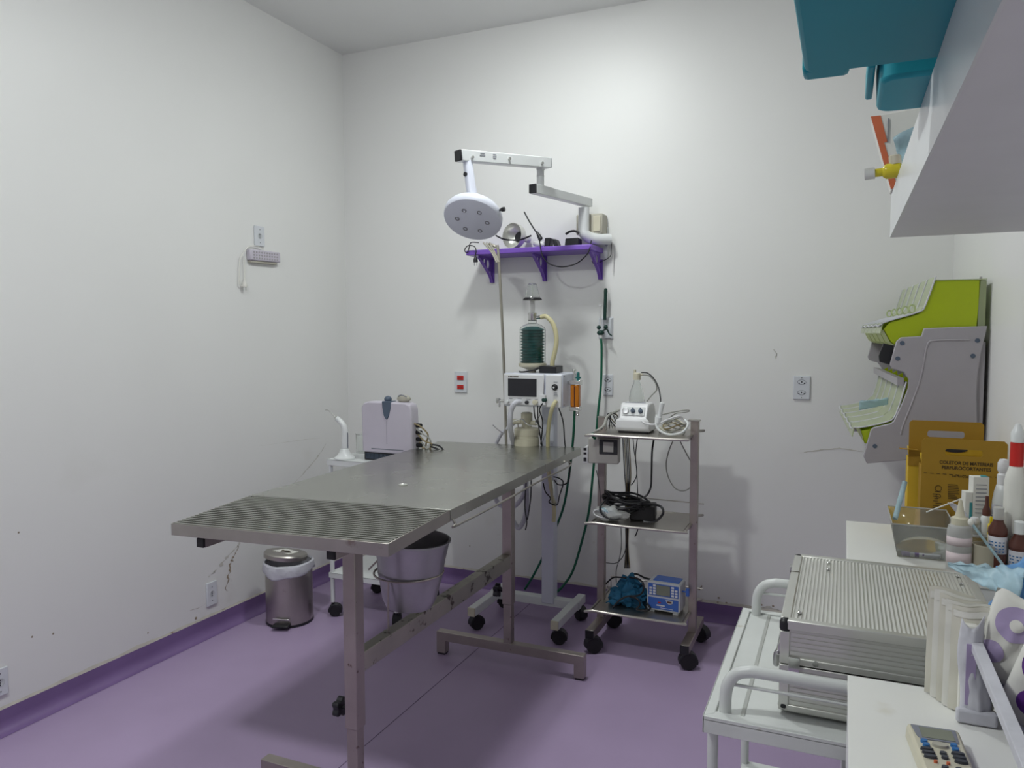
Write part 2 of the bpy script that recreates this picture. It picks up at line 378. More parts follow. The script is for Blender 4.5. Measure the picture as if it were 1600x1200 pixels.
# ceiling lamps (above the frame; one is mirrored in the glossy back wall, one is added fill)
for i, (p, e, r) in enumerate(LAMPS):
    t = thing('ceiling_lamp', ['round white dome lamp on the ceiling over the steel operating table', 'added round white dome lamp on the ceiling for fill, nearer the viewer'][i], 'lamp', (p[0], p[1], ZC))
    obj('lamp_holder', B().lathe((p[0], p[1], ZC), (0, 0, -1), [(r+.012, 0), (r+.012, .020), (r+.002, .026)], 40), 'white', t)
    obj('lamp_dome', B().lathe(p, (0, 0, -1), [(r*math.cos(a), .030*math.sin(a)) for a in (math.radians(q) for q in (0, 12, 25, 40, 55, 70, 82, 90))], 36), mat('lit opal dome', (0.9, 0.9, 0.9), 0.5, emit=e), t)

# ------------------------------------------------------------ shared parts
def caster(parent, x, y, ztop, r=0.035, rz=0.3, w=0.034):
    """swivel caster: hooded fork with a twin wheel"""
    M0 = fr((x, y, 0), rz)
    b = B(M0)
    b.cyl((0, 0, r*1.9), (0, 0, ztop), 0.008, seg=10)
    b.lathe((0, -w/2-.004, 0), (0, 1, 0), [], 3) if False else None
    pts = []
    for k in range(0, 13):
        a = math.radians(-15+k*17); pts.append((0.012+(r+.006)*math.cos(a), -w/2-.003, r+(r+.006)*math.sin(a)))
    b.prism(pts, (0, w+.006, 0))
    h = obj('caster', b, 'black', parent, bev=0.002)
    b = B(M0)
    for s in (-1, 1): b.lathe((0.012, s*w*.30-.011, r), (0, 1, 0), [(r*.4, 0), (r*.93, 0), (r, .004), (r, .018), (r*.93, .022), (r*.4, .022)], 24)
    obj('wheel', b, 'rubber', h)
    return h
def socket_holes(b, cx, y, cz, s=1.0):
    for dx, dz in ((-.0095, -.003), (0, .002), (.0095, -.003)):
        b.cyl((cx+dx*s, y-.0012, cz+dz*s), (cx+dx*s, y+.001, cz+dz*s), 0.0027*s, seg=10)
def plug(fr_, mt='black', name='plug', parent=None):
    b = B(fr_)
    b.lathe((0, 0, 0), (0, 0, -1), [(.004, 0), (.006, .012), (.011, .022), (.013, .035), (.012, .040)], 14)
    p = obj(name, b, mt, parent)
    b = B(fr_); 
    for s in (-1, 1): b.cyl((s*.0075, 0, -.04), (s*.0075, 0, -.058), .0022, seg=8)
    obj('prong', b, 'chrome', p)
    return p

# ------------------------------------------------------------ operating table
zR, zLf, zLb = 0.92, 0.90, 0.905
NR, FR_, NL, FL_ = V(-1.14, 2.113, zR), V(-1.18, 3.552, zR), V(-1.955, 2.11, zLf), V(-1.985, 3.56, zLb)
GR, GL = V(-1.139, 1.752, .9036), V(-1.955, 1.755, .879)
tb = thing('operating_table', 'long stainless steel operating table with a ribbed drain grate at its near end', 'table', (-1.56, 2.6, 0))
AP = 0.038
dz = V(0, 0, -1)
gap = V(0, .006, 0)
b = B(); th = .003
b.hexa([NR+gap, FR_, FL_, NL+gap], [p+dz*th for p in (NR+gap, FR_, FL_, NL+gap)])
def apron(b, p, q, inw):
    b.hexa([p, q, q+inw, p+inw], [x+dz*AP for x in (p, q, q+inw, p+inw)])
b2 = B()
apron(b, NR+gap, FR_, V(-.003, 0, 0)); apron(b, NL+gap, FL_, V(.003, 0, 0)); apron(b, FL_, FR_, V(0, -.003, 0)); apron(b, NL+gap, NR+gap, V(0, .003, 0))
obj('table_top', b, 'steeltop', tb, bev=.0015)
hp = at(630, 756, 'z', .9165)
obj('drain_hole', B().lathe((hp.x, hp.y, .9125), (0, 0, 1), [(.017, 0), (.017, .0025), (.013, .003), (.011, .0012)], 24), 'alu', tb, label='bright round drain hole rim')
# grate: frame and slats in one frame, catch pan below
b = B()
apron(b, GL, GR, V(0, .003, 0)); apron(b, GR, NR, V(-.003, 0, 0)); apron(b, GL, NL, V(.003, 0, 0))
obj('grate_frame', b, 'steel', tb, bev=.001)
b = B(); n = 20
for i in range(n):
    t = (i+.55)/n; p = GL.lerp(NL, t)+V(.003, 0, .0012); q = GR.lerp(NR, t)+V(-.003, 0, .0012); hw = V(0, .0050, 0)
    b.hexa([p-hw*.8, q-hw*.8, q+hw*.8, p+hw*.8], [x+dz*.012 for x in (p-hw, q-hw, q+hw, p+hw)])
obj('slatted_grate', b, 'steeltop', tb)
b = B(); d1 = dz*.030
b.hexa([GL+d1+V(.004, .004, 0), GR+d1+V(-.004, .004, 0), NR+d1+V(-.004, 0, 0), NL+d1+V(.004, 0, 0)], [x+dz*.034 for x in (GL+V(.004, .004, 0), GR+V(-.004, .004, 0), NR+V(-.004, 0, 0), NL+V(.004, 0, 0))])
obj('catch_pan', b, 'dark', tb)  # pan coloured near black to put shade into the slat gaps
sp = at(486, 860, 'y', 1.95)
obj('drain_spout', B().lathe((sp.x, 1.95, .862), (0, 0, -1), [(.022, 0), (.022, .06), (.019, .062), (.019, .03)], 24), 'legsteel', tb)
for sx, zz0, zz1 in ((-1.342, .846, .862), (-1.842, .826, .846)):
    b = B(); p0, p1 = V(sx, 1.77, zz0), V(sx, 3.45, zz1)
    b.hexa([p0+V(-.015, 0, .015), p0+V(.015, 0, .015), p1+V(.015, 0, .015), p1+V(-.015, 0, .015)], [p0+V(-.015, 0, -.015), p0+V(.015, 0, -.015), p1+V(.015, 0, -.015), p1+V(-.015, 0, -.015)])
    s_ = obj('support_tube', b, 'legsteel', tb, bev=.001)
    obj('end_cap', B().lim(sx-.0145, sx+.0145, 1.762, 1.772, zz0-.0145, zz0+.0145), 'rubber', s_, bev=.002)
for k, (ly, top) in enumerate(((1.87, .831), (3.03, .842))):
    lx = -1.342
    g = obj('leg', B().lim(lx-.0225, lx+.0225, ly-.0225, ly+.0225, .283, top), 'legsteel', tb, bev=.003)
    obj('leg_extension', B().lim(lx-.0185, lx+.0185, ly-.0185, ly+.0185, .105, .30), 'legsteel', g, bev=.002)
    b = B().lim(-1.70, -.985, ly-.02, ly+.02, .066, .108)
    b.lim(-1.70, -1.655, ly-.0198, ly+.0198, .008, .07); b.lim(-1.03, -.985, ly-.0198, ly+.0198, .008, .07)
    f_ = obj('foot_bar', b, 'legsteel', tb, bev=.002)
    for fx in (-1.6775, -1.0075): obj('rubber_foot', B().lim(fx-.019, fx+.019, ly-.017, ly+.017, 0, .009), 'rubber', f_)
    kz = .335
    b = B(); b.cyl((lx-.0225, ly, kz), (lx-.045, ly, kz), .006, seg=10)
    out = []
    for i in range(40):
        a = 2*PI*i/40; rr = .027+.005*math.cos(5*a); out.append((lx-.045, ly+rr*math.cos(a), kz+rr*math.sin(a)))
    b.prism(out, (-.022, 0, 0)); obj('knob', b, 'black', tb, bev=.003)
obj('crossbar', B().lim(-1.362, -1.322, 1.8925, 3.0075, .450, .511), 'barsteel', tb, bev=.002)
r0 = at(713, 809, 'x', -1.125); r1 = at(715, 821, 'x', -1.125); r2 = at(890, 728, 'x', -1.155); r3 = V(r2.x, r2.y+.004, .885)
b = B(); b.tube([V(-1.138, r0.y, .888), V(-1.128, r0.y, r1.z+.006), V(-1.128, r0.y+.008, r1.z), V(-1.135, r0.y+.4, r1.z), V(-1.15, r2.y-.4, r2.z), V(-1.155, r2.y, r2.z), V(-1.165, r2.y+.004, .888)], .004, 8, 4)
obj('side_rail', b, 'steel', tb)

# bucket hanging in a ring on the crossbar
bk = thing('bucket', 'dented grey metal bucket sitting in a wire ring above the table crossbar', 'bucket', (-1.325, 2.17, .565))
bp = (-1.330, 2.17, .565)
b = B(); prof = [(.078, 0), (.092, .03), (.101, .075), (.110, .115), (.114, .155), (.122, .200), (.126, .222)]
b.lathe(bp, (.05, .02, 1), prof + [(.131, .224), (.131, .230), (.124, .231), (.120, .222), (.108, .14), (.098, .06), (.07, .006)], 44)
obj('bucket_body', b, 'dimsteel', bk)
b = B(); c0 = V(-1.330, 2.17, .68)
b.tube([c0+V(.1165*math.cos(t), .1165*math.sin(t), 0) for t in (2*PI*i/24 for i in range(24))], .0035, 8, 2, closed=True)
b.tube([V(-1.338, 2.057, .68), V(-1.34, 2.057, .60), V(-1.34, 2.057, .505)], .0032, 8, 2); b.tube([V(-1.338, 2.282, .68), V(-1.34, 2.283, .60), V(-1.34, 2.283, .505)], .0032, 8, 2)
rk = obj('bucket_ring', b, 'legsteel', tb, label='thin wire ring and rods holding the bucket')
q0 = at(576, 890, 'y', 2.1); q1 = at(600, 866, 'y', 2.12)
obj('bucket_rod', B().tube([V(q0.x, 2.1, q0.z), V(q1.x+.02, 2.12, q1.z+.02)], .003, 8, 1), 'legsteel', bk)

# IV pole at the far end of the table
ip = thing('iv_pole', 'thin steel drip pole with hooked top rising from the far table end', 'pole', (-1.60, 3.585, .88))
def P_(x, y, Y=3.585): q = at(x, y, 'y', Y); return V(q.x, Y, q.z)
b = B(); b.tube([V(-1.598, 3.585, .84), P_(791, 694), P_(787, 560), P_(779, 400), P_(774, 386), P_(764, 381)], .0075, 10, 5)
obj('pole', b, 'polegrey', ip)
for dx in (0, 5, 10):
    b = B(); b.tube([P_(776+dx*.4, 410, 3.58), P_(768+dx*.5, 394, 3.58), P_(755+dx, 379, 3.58)], .0048, 8, 4); obj('hook', b, 'polegrey', ip)
b = B(); b.tube([P_(770, 664), P_(783, 675), P_(791, 676), P_(796, 664), P_(812, 656)], .0028, 8, 5); obj('hook', b, 'chrome', ip)
b = B(); b.lim(-1.625, -1.565, 3.558, 3.60, .868, .90); obj('clamp', b, 'steel', ip, bev=.002)
sc2 = thing('table_clamp', 'small black-knobbed clamp with an upright rod on the far table edge', 'clamp', (-1.50, 3.55, .90))
obj('rod', B().tube([P_(813, 692, 3.55), P_(808, 655, 3.55)], .003, 8, 1), 'steel', sc2)
b = B(); c_ = P_(812, 692, 3.55); b.lim(c_.x-.025, c_.x+.03, 3.535, 3.572, .912, .932); b.ball((c_.x+.02, 3.55, .937), .010, 10)
obj('knob', b, 'black', sc2, bev=.002)

# ------------------------------------------------------------ pedal bin and its liner
bx, by, br = -2.605, 3.075, .118
pb = thing('pedal_bin', 'cylindrical stainless pedal bin with a loose lid against the left wall', 'bin', (bx, by, 0))
obj('bin_body', B().lathe((bx, by, .012), (0, 0, 1), [(br, 0), (br, .295), (br-.004, .297), (br-.004, .01)], 48), 'steel', pb)
obj('base_ring', B().lathe((bx, by, 0), (0, 0, 1), [(br+.002, 0), (br+.002, .013), (br-.01, .014)], 48), 'black', pb)
LM = Matrix.Translation((bx-.018, by-.004, .330)) @ Euler((math.radians(-7), math.radians(4), 0)).to_matrix().to_4x4()
b = B(LM); b.lathe((0, 0, 0), (0, 0, 1), [(.108, 0), (.110, .020), (.104, .027), (.05, .034), (.002, .035)], 44); ld = obj('lid', b, 'steel', pb)
b = B(LM); b.hexa([(-.045, -.05, .0345), (.055, -.045, .0335), (.06, .03, .0345), (-.03, .035, .0355)], [(-.045, -.05, .0325), (.055, -.045, .0315), (.06, .03, .033), (-.03, .035, .034)])
obj('lid_label', b, 'paper', ld)
b = B(LM); 
for k in range(3): b.box((-.01+.018*k, -.012, .0362), (.012, .016, .001), (0, 0, .4*k))
obj('label_print', b, 'ink', ld)
b = B(); b.box((bx+.05, by-.125, .022), (.085, .05, .010), (0, 0, .35)); obj('pedal', b, 'black', pb, bev=.003)
obj('pedal_bar', B().box((bx+.045, by-.118, .050), (.085, .006, .006), (0, .06, .35)), 'chrome', pb, bev=.001)
b = B(); rings = []
for z_, r_ in ((.225, .03), (.235, .08), (.27, br-.014)): rings.append([b._v((bx+(r_+.004*math.sin(i*1.3))*math.cos(2*PI*i/56), by+(r_+.004*math.sin(i*1.3))*math.sin(2*PI*i/56), z_+.008*math.sin(i*.7))) for i in range(56)])
for j in range(7):
    z = [.302, .318, .312, .295, .280, .268, .262][j]; rr = [br-.006, br-.002, br+.006, br+.008, br+.009, br+.007, br+.006][j]; row = []
    for i in range(56):
        a = 2*PI*i/56; wv = .004*math.sin(a*9+j)+.003*math.sin(a*17); dzz = (.012*math.sin(a*2+1)+.006*math.sin(a*5)) * (j/6)
        row.append(b._v((bx+(rr+abs(wv)*.8)*math.cos(a), by+(rr+abs(wv)*.8)*math.sin(a), z+dzz)))
    rings.append(row)
for a, c in zip(rings, rings[1:]): b.bridge(a, c)
b._f(rings[0])
tag(obj('bin_liner', b, 'film', solid=.001), 'white plastic liner bag folded over the rim of the steel pedal bin', 'bag')

# ------------------------------------------------------------ left white trolley with equipment
lt = thing('equipment_trolley', 'narrow white enamel trolley on black casters in the far left corner', 'trolley', (-2.24, 3.41, 0))
TX0, TX1, TY0, TY1 = -2.45, -2.03, 3.20, 3.62
def tray(z, h, name):
    b = B(); b.lim(TX0, TX1, TY0, TY1, z-.004, z)
    b.lim(TX0, TX1, TY0, TY0+.003, z-h, z); b.lim(TX0, TX1, TY1-.003, TY1, z-h, z); b.lim(TX0, TX0+.003, TY0, TY1, z-h, z); b.lim(TX1-.003, TX1, TY0, TY1, z-h, z)
    return obj(name, b, 'white', lt, bev=.0015)
tray(.832, .030, 'top_shelf'); tray(.235, .028, 'lower_shelf')
for x in (TX0+.014, TX1-.014):
    for y in (TY0+.014, TY1-.014):
        obj('leg', B().cyl((x, y, .075), (x, y, .803), .0115, seg=14), 'white', lt)
        caster(lt, x, y, .085, .030, .5 if x < -2.2 else 2.0)
mo = thing('portable_monitor', 'pale lilac boxy medical monitor with blue-grey top clip on white trolley', 'monitor', (-2.12, 3.36, .832))
mx0, mx1, my0, my1 = -2.272, -1.972, 3.26, 3.335
b = B(); z0, z1 = .875, 1.137
out = [(mx0+.004, my0, z0), (mx1+.002, my0, z0), (mx1-.003, my0, z1-.035), (mx1-.012, my0, z1-.010), (mx1-.04, my0, z1), (mx0+.045, my0, z1), (mx0+.015, my0, z1-.008), (mx0, my0, z1-.03)]
b.prism(out, (0, my1-my0, 0)); obj('case', b, 'lilac', mo, bev=.008)
b = B(); b.lim(mx0+.008, mx1-.03, my0+.01, my1-.01, .833, .876); bs = obj('base', b, 'dark', mo, bev=.003)
b = B()
for k in range(30): b.lim(mx0+.02+k*.008, mx0+.023+k*.008, my0+.006, my0+.012, .84, .868)
obj('vent_ribs', b, 'slate', bs)
b = B(); cx = -2.118
tong = [(cx-.026, my0-.004, z1+.003), (cx+.026, my0-.004, z1+.003), (cx+.024, my0-.004, z1-.03), (cx+.014, my0-.004, z1-.07), (cx+.004, my0-.004, z1-.088), (cx-.004, my0-.004, z1-.088), (cx-.016, my0-.004, z1-.07), (cx-.024, my0-.004, z1-.03)]
b.prism(tong, (0, .012, 0)); b.lim(cx-.026, cx+.026, my0-.004, my0+.05, z1-.001, z1+.004); obj('top_clip', b, 'slate', mo, bev=.004)
obj('clip_knob', B().ball((cx-.01, my0+.03, z1+.012), .02, 16, (1, 1, .85)), 'slate', mo)
b = B(); b.lim(mx0+.06, mx1-.05, my0-.0012, my0+.002, .893, .898); b.lim(-2.1195, -2.1185, my0-.0008, my0+.001, .93, 1.04); b.cyl((-2.118, my0-.0015, .925), (-2.118, my0+.001, .925), .002, seg=10)
obj('front_groove', b, 'greyink', mo)
b = B()
for k, zz in enumerate((1.02, .985, .95, .92)): b.cyl((mx1-.004, my0+.05, zz), (mx1+.028, my0+.045, zz), .011, seg=14)
obj('connector_plug', b, 'black', mo)
for k in range(5):
    zz = 1.0-.025*k; b = B(); x = mx1
    b.tube([(x-.002, my0+.03+.012*k, zz+.03), (x+.04+.01*k, my0+.02, zz+.018-.01*k), (x+.075+.012*(k % 3), my0+.03, zz-.02), (x+.06+.02*(k % 2), my0+.04, zz-.065), (x+.03, my0+.06, .86)], .0042, 8, 5)
    obj('sensor_cable', b, 'tan' if k % 2 == 0 else 'gcable', mo)
for k in range(2):
    b = B(); b.tube([(mx1+.09, my0+.03, .93-.01*k), (mx1+.14, my0+.03, .925-.02*k), (mx1+.165+.01*k, my0+.04, .895-.02*k)], .0045, 8, 5); obj('sensor_cable', b, 'dark', mo)
ms = thing('mouse_shaped_gadget', 'small beige oval gadget lying on the pale lilac monitor', 'gadget', (-2.03, 3.33, z1))  # beige thing shaped like a computer mouse
obj('body', B().ball((-2.04, 3.30, z1+.016), .04, 20, (.95, .7, .5)), 'beige', ms)
b = B(); b.tube([(-2.06, 3.28, z1+.03), (-2.035, 3.27, z1+.037), (-2.01, 3.28, z1+.028)], .003, 6, 4); obj('strap', b, 'greyink', ms)
cl = thing('curing_lamp_handpiece', 'white wand handpiece with thin metal tip standing in a flared base', 'handpiece', (-2.37, 3.25, .832))
wx, wy = -2.375, 3.255
obj('base', B().lathe((wx, wy, .833), (0, 0, 1), [(.055, 0), (.055, .006), (.042, .015), (.030, .03), (.022, .05), (.018, .052)], 28), 'white', cl)
b = B(); b.tube([(wx, wy, .87), (wx+.003, wy, .93), (wx+.002, wy, .985), (wx-.010, wy, 1.012), (wx-.034, wy-.002, 1.035), (wx-.045, wy-.004, 1.043)], .0185, 18, 6, r2=.013); obj('handle', b, 'white', cl)
b = B(); b.cyl((wx-.045, wy-.004, 1.043), (wx-.055, wy-.005, 1.051), .009, .006, 12); b.tube([(wx-.055, wy-.005, 1.051), (wx-.085, wy-.006, 1.075), (wx-.103, wy-.007, 1.085), (wx-.112, wy-.007, 1.083)], .0028, 8, 4); obj('tip', b, 'chrome', cl)
b = B(); b.lim(wx+.017, wx+.0205, wy-.004, wy+.004, .89, .97); obj('switch_strip', b, 'greyink', cl)
pg = thing('mains_plug', 'black angled mains plug lying behind the white wand handpiece', 'plug', (-2.30, 3.36, .833))
plug(fr((-2.295, 3.33, .880), .3, 0, -.9), 'black', 'plug_body', pg); 
obj('cord', B().tube([(-2.296, 3.33, .881), (-2.27, 3.335, .90), (-2.262, 3.42, .86), (-2.27, 3.45, .838)], .004, 8, 5), 'black', pg)
cb = thing('clear_beaker', 'empty clear glass beaker at the back of the white trolley', 'beaker', (-2.40, 3.45, .832))
obj('beaker_wall', B().lathe((-2.40, 3.47, .833), (0, 0, 1), [(.045, 0), (.047, .10), (.050, .104), (.045, .10), (.043, .004)], 28), 'glass', cb)

# ------------------------------------------------------------ anaesthesia workstation
an = thing('anaesthesia_machine', 'white anaesthesia machine with teal bellows jar on wheeled stand', 'medical machine', (-1.40, 3.5, 0))
cxn, cyn = -1.372, 3.62
obj('column', B().lim(cxn-.033, cxn+.033, cyn-.03, cyn+.03, .09, 1.125), 'whitelilac', an, bev=.004)
b = B(); b.lim(-1.70, -1.205, 3.595, 3.645, .075, .118); obj('base_crossbar', b, 'white', an, bev=.003)
for x in (-1.668, -1.228):
    o_ = obj('base_leg', B().lim(x-.02, x+.02, 3.31, 3.72, .0785, .1215), 'white', an, bev=.003)
    obj('end_cap', B().lim(x-.0195, x+.0195, 3.302, 3.312, .078, .121), 'cream', o_, bev=.002)
for x in (-1.668, -1.228):
    caster(an, x, 3.34, .082, .034, .9 if x < -1.5 else .2); caster(an, x, 3.68, .082, .034, -.7 if x > -1.5 else .4)
b = B(); b.lim(-1.553, -1.241, 3.45, 3.66, 1.122, 1.286); ob = obj('machine_body', b, 'whitelilac', an, bev=.006)
# front: monitor half and vaporiser half divided by a groove
b = B(); b.lim(-1.549, -1.336, 3.442, 3.452, 1.128, 1.281); b.lim(-1.326, -1.245, 3.442, 3.452, 1.124, 1.281)
fp = obj('front_panel', b, 'plastic', an, bev=.004)
def F(x, y, Y=3.442): q = at(x, y, 'y', Y); return V(q.x, Y, q.z)
p0, p1 = F(794, 591), F(838.5, 620)
obj('screen', B().lim(p0.x, p1.x, 3.438, 3.443, p1.z, p0.z), 'screen', fp, bev=.001)
lp = F(803, 588.3); text_mesh('lettering', 'VENTILADOR', .0085, Matrix.Translation((lp.x+.004, 3.4412, lp.z)) @ FACE_Y, 'ink', fp) if False else None
b = B(); b.lim(lp.x-.030, lp.x-.024, 3.4408, 3.442, lp.z-.003, lp.z+.003)
for k in range(7): b.lim(lp.x-.021+k*.0066, lp.x-.0165+k*.0066, 3.4408, 3.442, lp.z-.0028, lp.z+.0028)
obj('lettering', b, 'ink', fp)
b = B()
for (x, y, wd) in ((798, 622.5, 3), (812, 622.8, 4), (826, 624, 4), (838, 624, 3), (868, 597, 3.5), (868.5, 614, 2.5), (868.5, 616.5, 3), (868.5, 618.6, 4)):
    q = F(x, y); k = wd*.0029; b.lim(q.x-k, q.x+k, 3.4408, 3.442, q.z-.0012, q.z+.0012)
obj('label_print', b, 'greyink', fp)
q = F(867, 605); kb = obj('knob', B().lathe((q.x, 3.442, q.z), (0, -1, 0), [(.0155, 0), (.0155, .004), (.011, .006), (.010, .016), (.002, .017)], 28), 'black', fp)
obj('knob_cap', B().cyl((q.x, 3.425, q.z), (q.x, 3.423, q.z), .0045, seg=14), 'white', kb)
for (x, y, r, m_) in ((794, 627, .007, 'white'), (812, 628, .011, 'plastic'), (824, 628.5, .0085, 'dark'), (837, 628.5, .0125, 'cream')):
    q = F(x, y); obj('port', B().lathe((q.x, 3.442, q.z), (0, -1, 0), [(r, 0), (r, .015), (r*.7, .016)], 20), m_, an)
# left end clamp with metal knobs
b = B(); q = F(787, 626.5, 3.46); b.cyl((q.x-.035, 3.46, q.z), (q.x+.01, 3.46, q.z), .007, seg=12); b.lathe((q.x-.03, 3.46, q.z-.012), (0, 0, 1), [(.010, 0), (.012, .006), (.012, .022), (.008, .026)], 16); b.cyl((q.x-.022, 3.455, q.z-.03), (q.x-.022, 3.455, q.z), .006, seg=10)
obj('side_valve', b, 'chrome', an)
# bellows assembly
bxn, byn = -1.438, 3.55
b = B(); b.lathe((bxn, byn, 1.286), (0, 0, 1), [(.018, 0), (.018, .010), (.045, .022), (.068, .030), (.070, .036), (.070, .046), (.066, .048)], 36); bb = obj('bellows_base', b, 'cream', an)
b = B(); pr = [(.052, .0)]
for k in range(12): pr += [(.0635, .006+k*.0146), (.0490, .0132+k*.0146)]
pr.append((.03, .183)); b.lathe((bxn, byn, 1.334), (0, 0, 1), pr, 36); obj('bellows', b, 'bellows', bb, ang=20)
b = B(); b.lathe((bxn, byn, 1.335), (0, 0, 1), [(.0675, 0), (.0675, .165), (.062, .178), (.040, .192), (.022, .198), (.022, .215), (.020, .215), (.020, .196), (.038, .190), (.060, .176), (.0655, .164), (.0655, 0)], 40, caps=False); obj('bellows_jar', b, 'glass', bb)
b = B(); b.lathe((bxn, byn, 1.545), (0, 0, 1), [(.020, 0), (.022, .004), (.022, .03), (.0235, .034), (.0235, .040), (.015, .042)], 24); b.cyl((bxn, byn, 1.56), (bxn+.045, byn, 1.563), .008, seg=14); obj('chrome_valve', b, 'chrome', bb)
obj('upper_tube', B().cyl((bxn, byn, 1.587), (bxn, byn, 1.655), .0115, seg=18), 'cloudy', bb)
b = B(); b.lathe((bxn, byn, 1.648), (0, 0, 1), [(.048, 0), (.047, .006), (.040, .013), (.012, .014)], 32); obj('valve_disc', b, 'black', bb)
b = B(); b.lathe((bxn, byn, 1.662), (0, 0, 1), [(.038, 0), (.030, .035), (.022, .066), (.010, .072), (.008, .072), (.020, .064), (.028, .034), (.036, 0)], 28, caps=False); obj('glass_cone', b, 'glass', bb)
b = B(); b.cyl((bxn, byn, 1.66), (bxn, byn, 1.728), .0035, seg=8); obj('valve_stem', b, 'chrome', bb)
b = B(); b.tube([(bxn+.045, byn, 1.563), (bxn+.075, byn, 1.565), (bxn+.112, byn, 1.525), (bxn+.128, byn, 1.46), (bxn+.122, byn, 1.40), (bxn+.108, byn, 1.345), (bxn+.106, byn, 1.31)], .0115, 14, 6); obj('bellows_hose', b, 'hose', bb)
b = B(); b.lim(bxn+.055, bxn+.145, 3.50, 3.60, 1.287, 1.322); obj('sensor_block', b, 'black', an, bev=.004)
b = B(); b.tube([(bxn+.06, 3.50, 1.315), (bxn+.03, 3.47, 1.30), (bxn-.02, 3.47, 1.292), (bxn-.05, 3.50, 1.292)], .004, 8, 5); obj('sensor_cable', b, 'black', an)
# flowmeter at the right side
fxn, fyn = -1.202, 3.53
fxn = -1.200
b = B(); b.lim(fxn-.032, fxn+.026, fyn-.02, fyn+.02, 1.232, 1.252); b.lim(-1.242, fxn-.02, fyn-.012, fyn+.012, 1.234, 1.25)
b.cyl((fxn-.010, fyn, 1.25), (fxn-.010, fyn, 1.302), .007, seg=12); b.cyl((fxn-.010, fyn, 1.300), (fxn-.010, fyn, 1.306), .011, seg=14); 
fm = obj('flowmeter', b, 'chrome', an, bev=.002)
b = B(); b.lim(fxn-.03, fxn+.024, fyn-.018, fyn+.018, 1.104, 1.122); b.cyl((fxn+.012, fyn-.01, 1.086), (fxn+.012, fyn-.01, 1.106), .006, seg=10); b.cyl((fxn+.012, fyn-.01, 1.080), (fxn+.012, fyn-.01, 1.087), .010, seg=12); obj('lower_fitting', b, 'chrome', fm, bev=.002)
obj('amber_tube', B().lim(fxn-.024, fxn+.020, fyn-.018, fyn+.014, 1.122, 1.232), 'amber', fm, bev=.005)
obj('float_rod', B().cyl((fxn-.002, fyn-.020, 1.125), (fxn-.002, fyn-.020, 1.225), .002, seg=8), 'brown', fm)
b = B(); b.cyl((fxn+.012, fyn-.005, 1.252), (fxn+.012, fyn-.005, 1.283), .008, seg=12); b.ball((fxn+.012, fyn-.005, 1.287), .008); b.lim(fxn, fxn+.026, fyn-.009, fyn, 1.262, 1.270); obj('needle_valve', b, 'bellows', fm)
b = B()
for zz in (1.135, 1.275):
    for yy in (3.47, 3.64): b.cyl((-1.2415, yy, zz), (-1.2385, yy, zz), .004, seg=10)
obj('side_screw', b, 'dimsteel', an)
b = B(); b.cyl((-1.338, 3.436, 1.17), (-1.333, 3.438, 1.287), .0022, seg=8); b.lim(-1.352, -1.322, 3.425, 3.442, 1.135, 1.185); obj('pressure_sensor', b, 'plastic', an, bev=.002)
q = F(850, 625, 3.43); obj('green_cap', B().ball((q.x, 3.43, q.z), .013, 14, (1.2, .6, 1)), 'dgreen', an)
# canister and hoses
def F6(x, y, Y=3.56): q = at(x, y, 'y', Y); return (q.x, Y, q.z)
q = F6(823, 690)
b = B(); b.lathe((q[0], 3.56, .78), (0, 0, 1), [(.060, 0), (.064, .01), (.064, .17), (.061, .172), (.061, .185), (.064, .187), (.064, .215), (.058, .222), (.026, .226), (.024, .245), (.029, .248), (.029, .298), (.022, .302)], 36); cn = obj('absorber_canister', b, 'cream', an)
b = B(); b.cyl((q[0]-.03, 3.56, 1.035), (q[0]-.085, 3.55, 1.03), .014, seg=14); b.cyl((q[0]+.02, 3.56, 1.03), (q[0]+.055, 3.55, 1.03), .012, seg=14); obj('canister_port', b, 'cream', cn)
b = B(); b.cyl((q[0]+.05, 3.55, 1.03), (q[0]+.07, 3.55, 1.03), .010, seg=12); b.tube([(q[0]+.06, 3.55, 1.03), (q[0]+.07, 3.54, 1.055), (q[0]+.085, 3.54, 1.08)], .003, 6, 4); obj('canister_valve', b, 'chrome', cn)
def hose(name, pts, r, m_, Y=3.42, parent=an, bumps=0, seg=10, sm=6, lab=None):
    P = []
    for t_ in pts:
        yy = t_[2] if len(t_) > 2 else Y; q_ = at(t_[0], t_[1], 'y', yy); P.append((q_.x, yy, q_.z))
    return obj(name, B().tube(P, r, seg, sm, bumps=bumps), m_, parent, label=lab)
hose('breathing_hose', [(812, 628, 3.42), (806, 629, 3.40), (799, 640, 3.40), (797, 665, 3.42), (803, 695, 3.56), (812, 725, 3.6), (822, 760, 3.6), (822, 800, 3.6), (812, 824, 3.58), (802, 815, 3.58), (795, 800, 3.58)], .0125, 'whose', bumps=1, sm=10)
hose('breathing_hose', [(775, 694, 3.62), (785, 676, 3.6), (805, 660, 3.56)], .009, 'whose')
hose('breathing_hose', [(824, 745, 3.6), (817, 775, 3.6), (800, 793, 3.6), (780, 788, 3.6), (772, 770, 3.6)], .011, 'whose', bumps=1, sm=10)
hose('yellowed_hose', [(869, 626, 3.43), (862, 640, 3.42), (857, 668, 3.50), (856, 700, 3.54), (858, 740, 3.54), (864, 780, 3.54), (866, 800, 3.54), (865, 815, 3.54)], .010, 'hose')
hose('suction_catheter_bag', [(866, 750, 3.53), (868, 770, 3.53), (866, 786, 3.53)], .013, 'clear')
